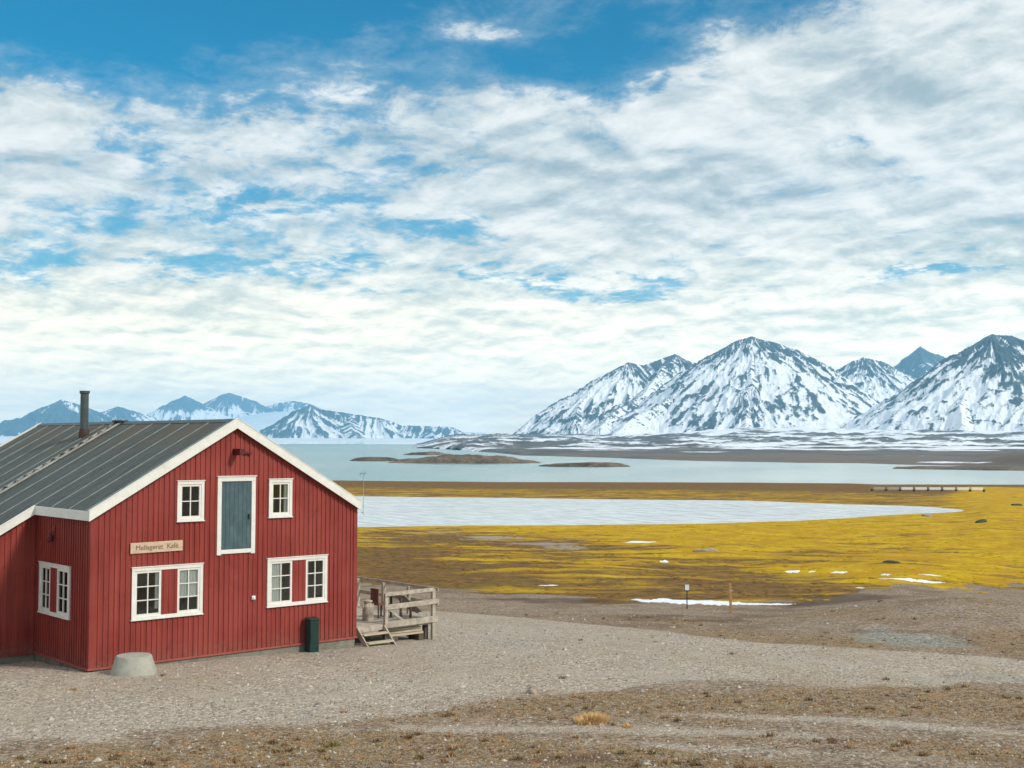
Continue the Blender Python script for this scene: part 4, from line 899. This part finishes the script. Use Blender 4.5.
# low pipeline on concrete blocks on the far bar
p0 = ground_at(872, 491.0); p1 = ground_at(984, 492.0)
pl = empty('pipeline', p0, 'low pale pipe duct on blocks running along the far shore bar', 'pipeline')
d = Vector(p1)-Vector(p0); b = MB(); zt = max(p0[2], p1[2])+.85
for k in range(8):
    a_ = Vector(p0)+d*(k/8+.012); c_ = Vector(p0)+d*((k+1)/8-.012); a_.z = c_.z = zt
    b = MB(); b.bar(a_, c_, .8, .75); b.build('duct', M['lampwhite'] if k > 1 else M['wood_grey'], pl)
for k in range(9):
    q = Vector(p0)+d*(k/8); b = MB(); b.box(q.x-.3, q.x+.3, q.y-.3, q.y+.3, float(gz(q.x, q.y))-.3, zt-.2); b.build('block', M['stone_dark'], pl)

# ------------------------------------------------------------------ grass tufts and loose stones
def tuft(px, py, w, h, n, mat, name, label, kind=None, seed=0):
    rs = np.random.RandomState(seed); x, y, z = ground_at(px, py); D = azr((x, y))[1]; rw = w/FPX*D/2; hh = h/FPX*D; b = MB()
    for i in range(n):
        t = rs.rand()*2*np.pi; r = rs.rand()**.6; bx, by = x+math.cos(t)*r*rw, y+math.sin(t)*r*rw*.8; g = float(gz(bx, by))-.02
        ln = hh*(.5+.6*rs.rand())*(1-.45*r); a = rs.rand()*6.28; le = ln*(.2+.6*r*rs.rand()); ww = .006+.006*rs.rand()
        tx, ty = bx+math.cos(t)*le+.03*math.cos(a), by+math.sin(t)*le+.03*math.sin(a)
        mx, my = (bx*.6+tx*.4), (by*.6+ty*.4)
        s0, s1 = math.cos(a)*ww, math.sin(a)*ww
        b.quad((bx-s0, by-s1, g), (bx+s0, by+s1, g), (mx+s0*.8, my+s1*.8, g+ln*.6), (mx-s0*.8, my-s1*.8, g+ln*.6)); b.poly([(mx-s0*.8, my-s1*.8, g+ln*.6), (mx+s0*.8, my+s1*.8, g+ln*.6), (tx, ty, g+ln)])
    o = b.build(name, mat); return tag(o, label, 'grass tuft') if label else tag(o, kind=kind)
tuft(592, 722, 36, 12, 900, M['tuft'], 'grass_tuft', 'large dry orange grass tuft in the centre foreground', seed=1)
tuft(627, 727, 10, 6, 140, M['tuft'], 'grass_tuft', 'small dry orange grass tuft right of the large one', seed=2)

rs = np.random.RandomState(11)
def sample(n, zone):
    out = []
    while len(out) < n:
        a = rs.uniform(R(-24), R(24), 4000); l = rs.uniform(math.log(21.5), math.log(60), 4000); r = np.exp(l)
        X = CAM[0]+r*np.sin(a+YAW); Y = CAM[1]+r*np.cos(a+YAW)
        ok = ~((X > -4.6) & (X < 12.2) & (Y > -.15)) & (np.hypot(X-.72, Y+1.12) > .65)
        w = zone(X, Y, a, r); ok &= rs.rand(len(X)) < w
        out += list(zip(X[ok], Y[ok]))
    return out[:n]
from bisect import bisect
def interp_attr(arr, a, r):
    i = np.clip(np.searchsorted(rr, r), 1, len(rr)-1); j = np.clip(np.searchsorted(azc, a), 1, len(azc)-1); return arr[i, j]
pts = sample(15000, lambda X, Y, a, r: np.clip(.35+.65*interp_attr(gravel, a, r), 0, 1)*(r < 58))
PT = np.array(pts); PZ = gz(PT[:, 0], PT[:, 1])
oct_ = np.array([(1, 0, 0), (0, 1, 0), (-1, 0, 0), (0, -1, 0), (0, 0, 1), (0, 0, -.4), ]); of = [(0, 1, 4), (1, 2, 4), (2, 3, 4), (3, 0, 4), (1, 0, 5), (2, 1, 5), (3, 2, 5), (0, 3, 5)]
sz = .013+.030*rs.rand(len(PT))**4; sz[:160] = .04+.05*rs.rand(160)**2
V = []; Fc = []
for i, (x, y) in enumerate(PT):
    a = rs.rand()*6.28; ca_, sa_ = math.cos(a), math.sin(a); q = oct_*(sz[i]*np.array([1+rs.rand()*.6, .8+rs.rand()*.5, .6+rs.rand()*.5]))*(1+.3*(rs.rand(6, 1)-.5))
    V.append(np.stack([x+q[:, 0]*ca_-q[:, 1]*sa_, y+q[:, 0]*sa_+q[:, 1]*ca_, PZ[i]+q[:, 2]], 1))
V = np.concatenate(V); nb = np.arange(len(PT))[:, None, None]*6; Fc = (np.array(of)[None]+nb).reshape(-1, 3)
me = bpy.data.meshes.new('loose_gravel'); me.from_pydata(V.tolist(), [], Fc.tolist())
def mat_stones():
    t = NT('loose_gravel_stone'); v = t.coord(); c = t.mix(t.voro(v, 3.0, 'Color'), (.15, .13, .11), (.60, .56, .50))
    s_ = t.n('ShaderNodeSeparateColor'); t.l(t.voro(v, 9.0), s_.inputs[0])
    c = t.mix(s_.outputs[0], (.13, .115, .10), (.55, .50, .43)); return t.out(t.bsdf(c, .9, None, spec=.2))
me.materials.append(mat_stones()); o = bpy.data.objects.new('loose_gravel', me); COL.objects.link(o); tag(o, kind='stuff')
# low dead stems and heath clumps in the foreground and on the moss
pts = sample(5200, lambda X, Y, a, r: np.clip(sstep(.1, 1.1, interp_attr(heath, a, r))*(1-.8*interp_attr(gravel, a, r)), 0, 1)*.9)
b = MB()
for ci, (x, y) in enumerate(pts):
    g = float(gz(x, y))-.01; s = .02+.03*rs.rand()
    if ci < 190: s = .045+.045*rs.rand()
    for k in range(5 if ci >= 190 else 40):
        a = rs.rand()*6.28; dx, dy = math.cos(a), math.sin(a); w = .006+.012*rs.rand(); l = s*(.5+rs.rand())
        ox, oy = (rs.rand()-.5)*.14, (rs.rand()-.5)*.14
        b.poly([(x+ox-dy*w, y+oy+dx*w, g), (x+ox+dy*w, y+oy-dx*w, g), (x+ox+dx*l*.8, y+oy+dy*l*.8, g+l)])
def mat_stems():
    t = NT('heath_stems'); s_ = t.n('ShaderNodeSeparateColor'); t.l(t.voro(t.coord(), 4.0), s_.inputs[0])
    c = t.mix(s_.outputs[0], (.14, .085, .045), (.46, .29, .16)); c = t.mix(t.ramp(s_.outputs[1], .75, .95), c, (.22, .19, .07)); return t.out(t.bsdf(c, .9, None, spec=.1))
o = b.build('heath_stems', mat_stems()); tag(o, kind='stuff')

# moss tussocks give the tundra its relief
nt = 12000; ta = rs.uniform(R(-7.5), R(24), nt); tr = np.exp(rs.uniform(math.log(52), math.log(255), nt))
tm = interp_attr(moss, ta, tr); ty = interp_attr(yel, ta, tr); ok = (tm > .5) & (tr < lag_near(ta)*.975) & (fbm(ta*60, np.log(tr)*12, 3) > -.12+.25*rs.rand(nt))
for (sa, sr, sw, sh) in SNOWS: ok &= ~((np.abs(ta-sa) < sw*1.05) & (np.abs(tr-sr) < sh*1.6+.4))
ta, tr, ty = ta[ok], tr[ok], ty[ok]
tx_ = CAM[0]+tr*np.sin(ta+YAW); ty_ = CAM[1]+tr*np.cos(ta+YAW); tz = gz(tx_, ty_); nt = len(ta)
rad = (.10+.26*rs.rand(nt)**2.2)*(.6+tr/200); hh = rad*(.10+.16*rs.rand(nt)); k6 = np.arange(6)*np.pi/3
r6 = rad[:, None]*(.75+.5*rs.rand(nt, 6))
V = np.zeros((nt, 13, 3)); V[:, :6, 0] = tx_[:, None]+r6*np.cos(k6); V[:, :6, 1] = ty_[:, None]+r6*np.sin(k6); V[:, :6, 2] = tz[:, None]-.03
r6b = r6*.62; V[:, 6:12, 0] = tx_[:, None]+r6b*np.cos(k6+.4); V[:, 6:12, 1] = ty_[:, None]+r6b*np.sin(k6+.4); V[:, 6:12, 2] = (tz+hh*.75)[:, None]
V[:, 12, 0] = tx_; V[:, 12, 1] = ty_; V[:, 12, 2] = tz+hh
F_ = []
for q in range(6): F_ += [(q, (q+1) % 6, 6+(q+1) % 6), (q, 6+(q+1) % 6, 6+q), (6+q, 6+(q+1) % 6, 12)]
Fa = (np.array(F_)[None]+(np.arange(nt)*13)[:, None, None]).reshape(-1, 3)
me = bpy.data.meshes.new('moss_tussocks'); me.from_pydata(V.reshape(-1, 3).tolist(), [], Fa.tolist())
at_ = me.attributes.new('yellow', 'FLOAT', 'POINT'); at_.data.foreach_set('value', np.repeat(ty+.5*(rs.rand(nt)-.5), 13).astype(np.float32))
t = NT('moss_tussock'); v = t.coord(); n_ = t.noise(v, 5, 4, .7)
c = t.mix(t.ramp(t.attr('yellow'), .15, .85), t.mix(n_, (.09, .055, .022), (.30, .17, .045)), t.mix(n_, (.28, .185, .006), (.56, .39, .007)))
me.materials.append(t.out(t.bsdf(c, .95, None, spec=.1))); o = bpy.data.objects.new('moss_tussocks', me); COL.objects.link(o); tag(o, kind='stuff')

# ------------------------------------------------------------------ air
HZD = 7.0e-5
hz = MB(); hz.box(-18600, 18600, -18600, 18600, -16, 680)
t = NT('haze'); pv = t.n('ShaderNodeVolumePrincipled'); pv.inputs['Color'].default_value = (.32, .68, 1, 1); pv.inputs['Density'].default_value = HZD; pv.inputs['Anisotropy'].default_value = 0.2
oo = t.n('ShaderNodeOutputMaterial'); t.l(pv.outputs[0], oo.inputs[1]); t.m.volume_intersection_method if False else None
h = hz.build('haze', t.m); h.rotation_euler = (0, 0, -YAW); tag(h, kind='stuff')

# ------------------------------------------------------------------ light and sky
SUN_EL, SUN_AZ = R(38), YAW+R(180)-R(62)       # behind the viewpoint to the right
w = bpy.data.worlds.new('World'); scene.world = w; w.use_nodes = True
t = NT('w', w)
sky = t.n('ShaderNodeTexSky', sky_type='NISHITA'); sky.sun_disc = False; sky.sun_elevation = SUN_EL; sky.sun_rotation = SUN_AZ; sky.air_density = 1.0; sky.dust_density = .4; sky.ozone_density = 3.0
dirv = t.n('ShaderNodeTexCoord').outputs['Generated']
sx = t.n('ShaderNodeSeparateXYZ'); t.l(dirv, sx.inputs[0]); X_, Y_, Z_ = sx.outputs
az = t.math('SUBTRACT', t.math('ARCTAN2', X_, Y_), YAW)
el = t.math('ARCSINE', Z_)
el0 = el
zp = t.math('ADD', t.math('MAXIMUM', Z_, 0.0), .20)
cx = t.math('DIVIDE', X_, zp); cy = t.math('MULTIPLY', t.math('DIVIDE', Y_, zp), .88)
cv = t.n('ShaderNodeCombineXYZ'); t.l(cx, cv.inputs[0]); t.l(cy, cv.inputs[1]); cv = cv.outputs[0]
def shift(v, loc, sc=(1, 1, 1)):
    nd = t.n('ShaderNodeMapping'); t.l(v, nd.inputs[0]); nd.inputs['Location'].default_value = loc; nd.inputs['Scale'].default_value = sc; return nd.outputs[0]
def cen(v): return t.math('SUBTRACT', v, .5)
base = t.noise(cv, 1.9, 9, .58, .3); lump_ = t.noise(shift(cv, (3, 1, 0)), 6.5, 9, .60, .3); wisp = t.noise(shift(cv, (9, 5, 0)), 20.0, 7, .64, .4)
# coverage: broad masses of cloud and clear sky, their outlines bent by turbulence
w1 = cen(t.noise(shift(cv, (7, 3, 5)), 5.0, 7, .66, .3)); w2 = cen(t.noise(shift(cv, (1, 8, 2)), 5.5, 7, .66, .3))
azw = t.math('ADD', az, t.math('MULTIPLY', w1, .16)); elw = t.math('ADD', el, t.math('MULTIPLY', w2, .07))
def blob(px, py, wx, wy, s):
    d = ray(px, py); a0 = math.atan2(d[0], d[1])-YAW; e0 = math.asin(d[2])
    u = t.math('MULTIPLY', t.math('SUBTRACT', azw, a0), FPX/wx); v_ = t.math('MULTIPLY', t.math('SUBTRACT', elw, e0), FPX/wy)
    q = t.math('ADD', t.math('MULTIPLY', u, u), t.math('MULTIPLY', v_, v_))
    return t.math('MULTIPLY', t.math('POWER', 2.718, t.math('MULTIPLY', q, -1.0)), s)
cov = None
for q in [(230, -25, 300, 66, -1.15), (60, 40, 140, 42, -.55), (600, 62, 95, 38, -.75), (680, 10, 130, 22, -.5), (230, 85, 170, 30, -.26), (15, 262, 60, 20, -.36), (125, 146, 40, 18, -.34), (250, 204, 75, 10, -.34), (350, 198, 34, 12, -.30),
          (185, 268, 90, 11, -.32), (315, 268, 50, 10, -.28), (345, 292, 70, 8, -.26), (475, 272, 36, 9, -.34), (630, 294, 70, 10, -.36), (545, 281, 26, 6, -.3), (430, 226, 40, 7, -.28), (430, 165, 80, 18, -.24), (600, 145, 60, 14, -.10), (830, 140, 90, 13, -.26), (940, 271, 55, 7, -.40), (240, 330, 80, 6, -.2), (90, 215, 60, 30, -.08),
          (480, 22, 45, 15, .45), (560, 25, 30, 9, .25), (370, 97, 110, 8, .14), (240, 165, 110, 32, .16), (30, 120, 60, 40, .16), (500, 190, 110, 26, .16), (840, 80, 260, 60, .26), (650, 200, 150, 50, .14), (870, 140, 14, 16, .3), (700, 340, 500, 30, .3), (200, 380, 500, 45, .4), (100, 310, 180, 20, .2), (900, 210, 200, 40, .2)]:
    bb = blob(*q); cov = bb if cov is None else t.math('ADD', cov, bb)
dens = t.math('ADD', t.math('ADD', t.math('MULTIPLY', cen(base), .75), t.math('MULTIPLY', cen(lump_), 1.0)), t.math('MULTIPLY', cen(wisp), .72))
dens = t.math('ADD', t.math('ADD', dens, cov), .13)
dens = t.math('ADD', dens, t.ramp(el, 0.0, .16, .30, 0))
soft = t.ramp(dens, -.58, .35); crisp = t.ramp(dens, -.16, .16)
alpha = t.math('ADD', t.math('MULTIPLY', soft, .45), t.math('MULTIPLY', crisp, .55))
alpha = t.math('MINIMUM', alpha, 1.0)
# cloud body: lit where thin or at the upper edges of a lump, greyer where the layer is deep
sh_n = t.noise(shift(cv, (3.0, 1.0, 0)), 3.0, 8, .60, .3)
up = t.noise(shift(cv, (3.045, 1.04, 0)), 6.5, 9, .60, .3)
thick = t.math('ADD', t.math('MULTIPLY', cen(sh_n), 1.1), t.math('ADD', t.math('MULTIPLY', cen(wisp), .45), t.math('MULTIPLY', t.math('SUBTRACT', up, lump_), 1.6)))
for q in [(790, 190, 110, 20, .16), (900, 95, 120, 14, .14), (620, 180, 80, 18, .14), (950, 255, 120, 8, .16), (250, 170, 90, 12, .1), (860, 55, 90, 12, .14), (150, 230, 80, 12, .1), (450, 160, 60, 16, .15)]: thick = t.math('ADD', thick, blob(*q))
shade = t.math('MULTIPLY', t.ramp(thick, -.42, .55, 0, 1), t.ramp(el, .0, .12, .35, 1))
K = 10.0
ccol = t.mix(shade, (.93*K, .95*K, .93*K), (.38*K, .49*K, .54*K))
ccol = t.mix(1.0, ccol, t.mix(t.ramp(el, .02, .20, 1, 0), (1.0, 1.0, 1.0), (2.1, 1.78, 1.34)), 'MULTIPLY')
skc = t.mix(1.0, sky.outputs[0], (.0, .82, 1.02), 'MULTIPLY')
skc = t.mix(t.ramp(el, .05, .30, .45, 0), skc, (.14*K, .47*K, .70*K))
col = t.mix(alpha, skc, ccol)
bg = t.n('ShaderNodeBackground'); t.l(col, bg.inputs[0]); bg.inputs[1].default_value = .10
wo = t.n('ShaderNodeOutputWorld'); t.l(bg.outputs[0], wo.inputs[0])
sl = bpy.data.lights.new('sun', 'SUN'); sl.energy = 2.9; sl.angle = R(8); sl.color = (1, .92, .80)
so_ = bpy.data.objects.new('sun', sl); COL.objects.link(so_)
sd_ = Vector((math.sin(SUN_AZ)*math.cos(SUN_EL), math.cos(SUN_AZ)*math.cos(SUN_EL), math.sin(SUN_EL)))
so_.rotation_euler = sd_.to_track_quat('Z', 'Y').to_euler()

vs = scene.view_settings; vs.view_transform = 'Standard'; vs.look = 'None'; vs.gamma = 1; vs.use_curve_mapping = False; vs.exposure = 0.10
cy_ = scene.cycles
cy_.max_bounces = 6; cy_.diffuse_bounces = 3; cy_.glossy_bounces = 3; cy_.transparent_max_bounces = 8; cy_.volume_bounces = 1; cy_.use_denoising = True
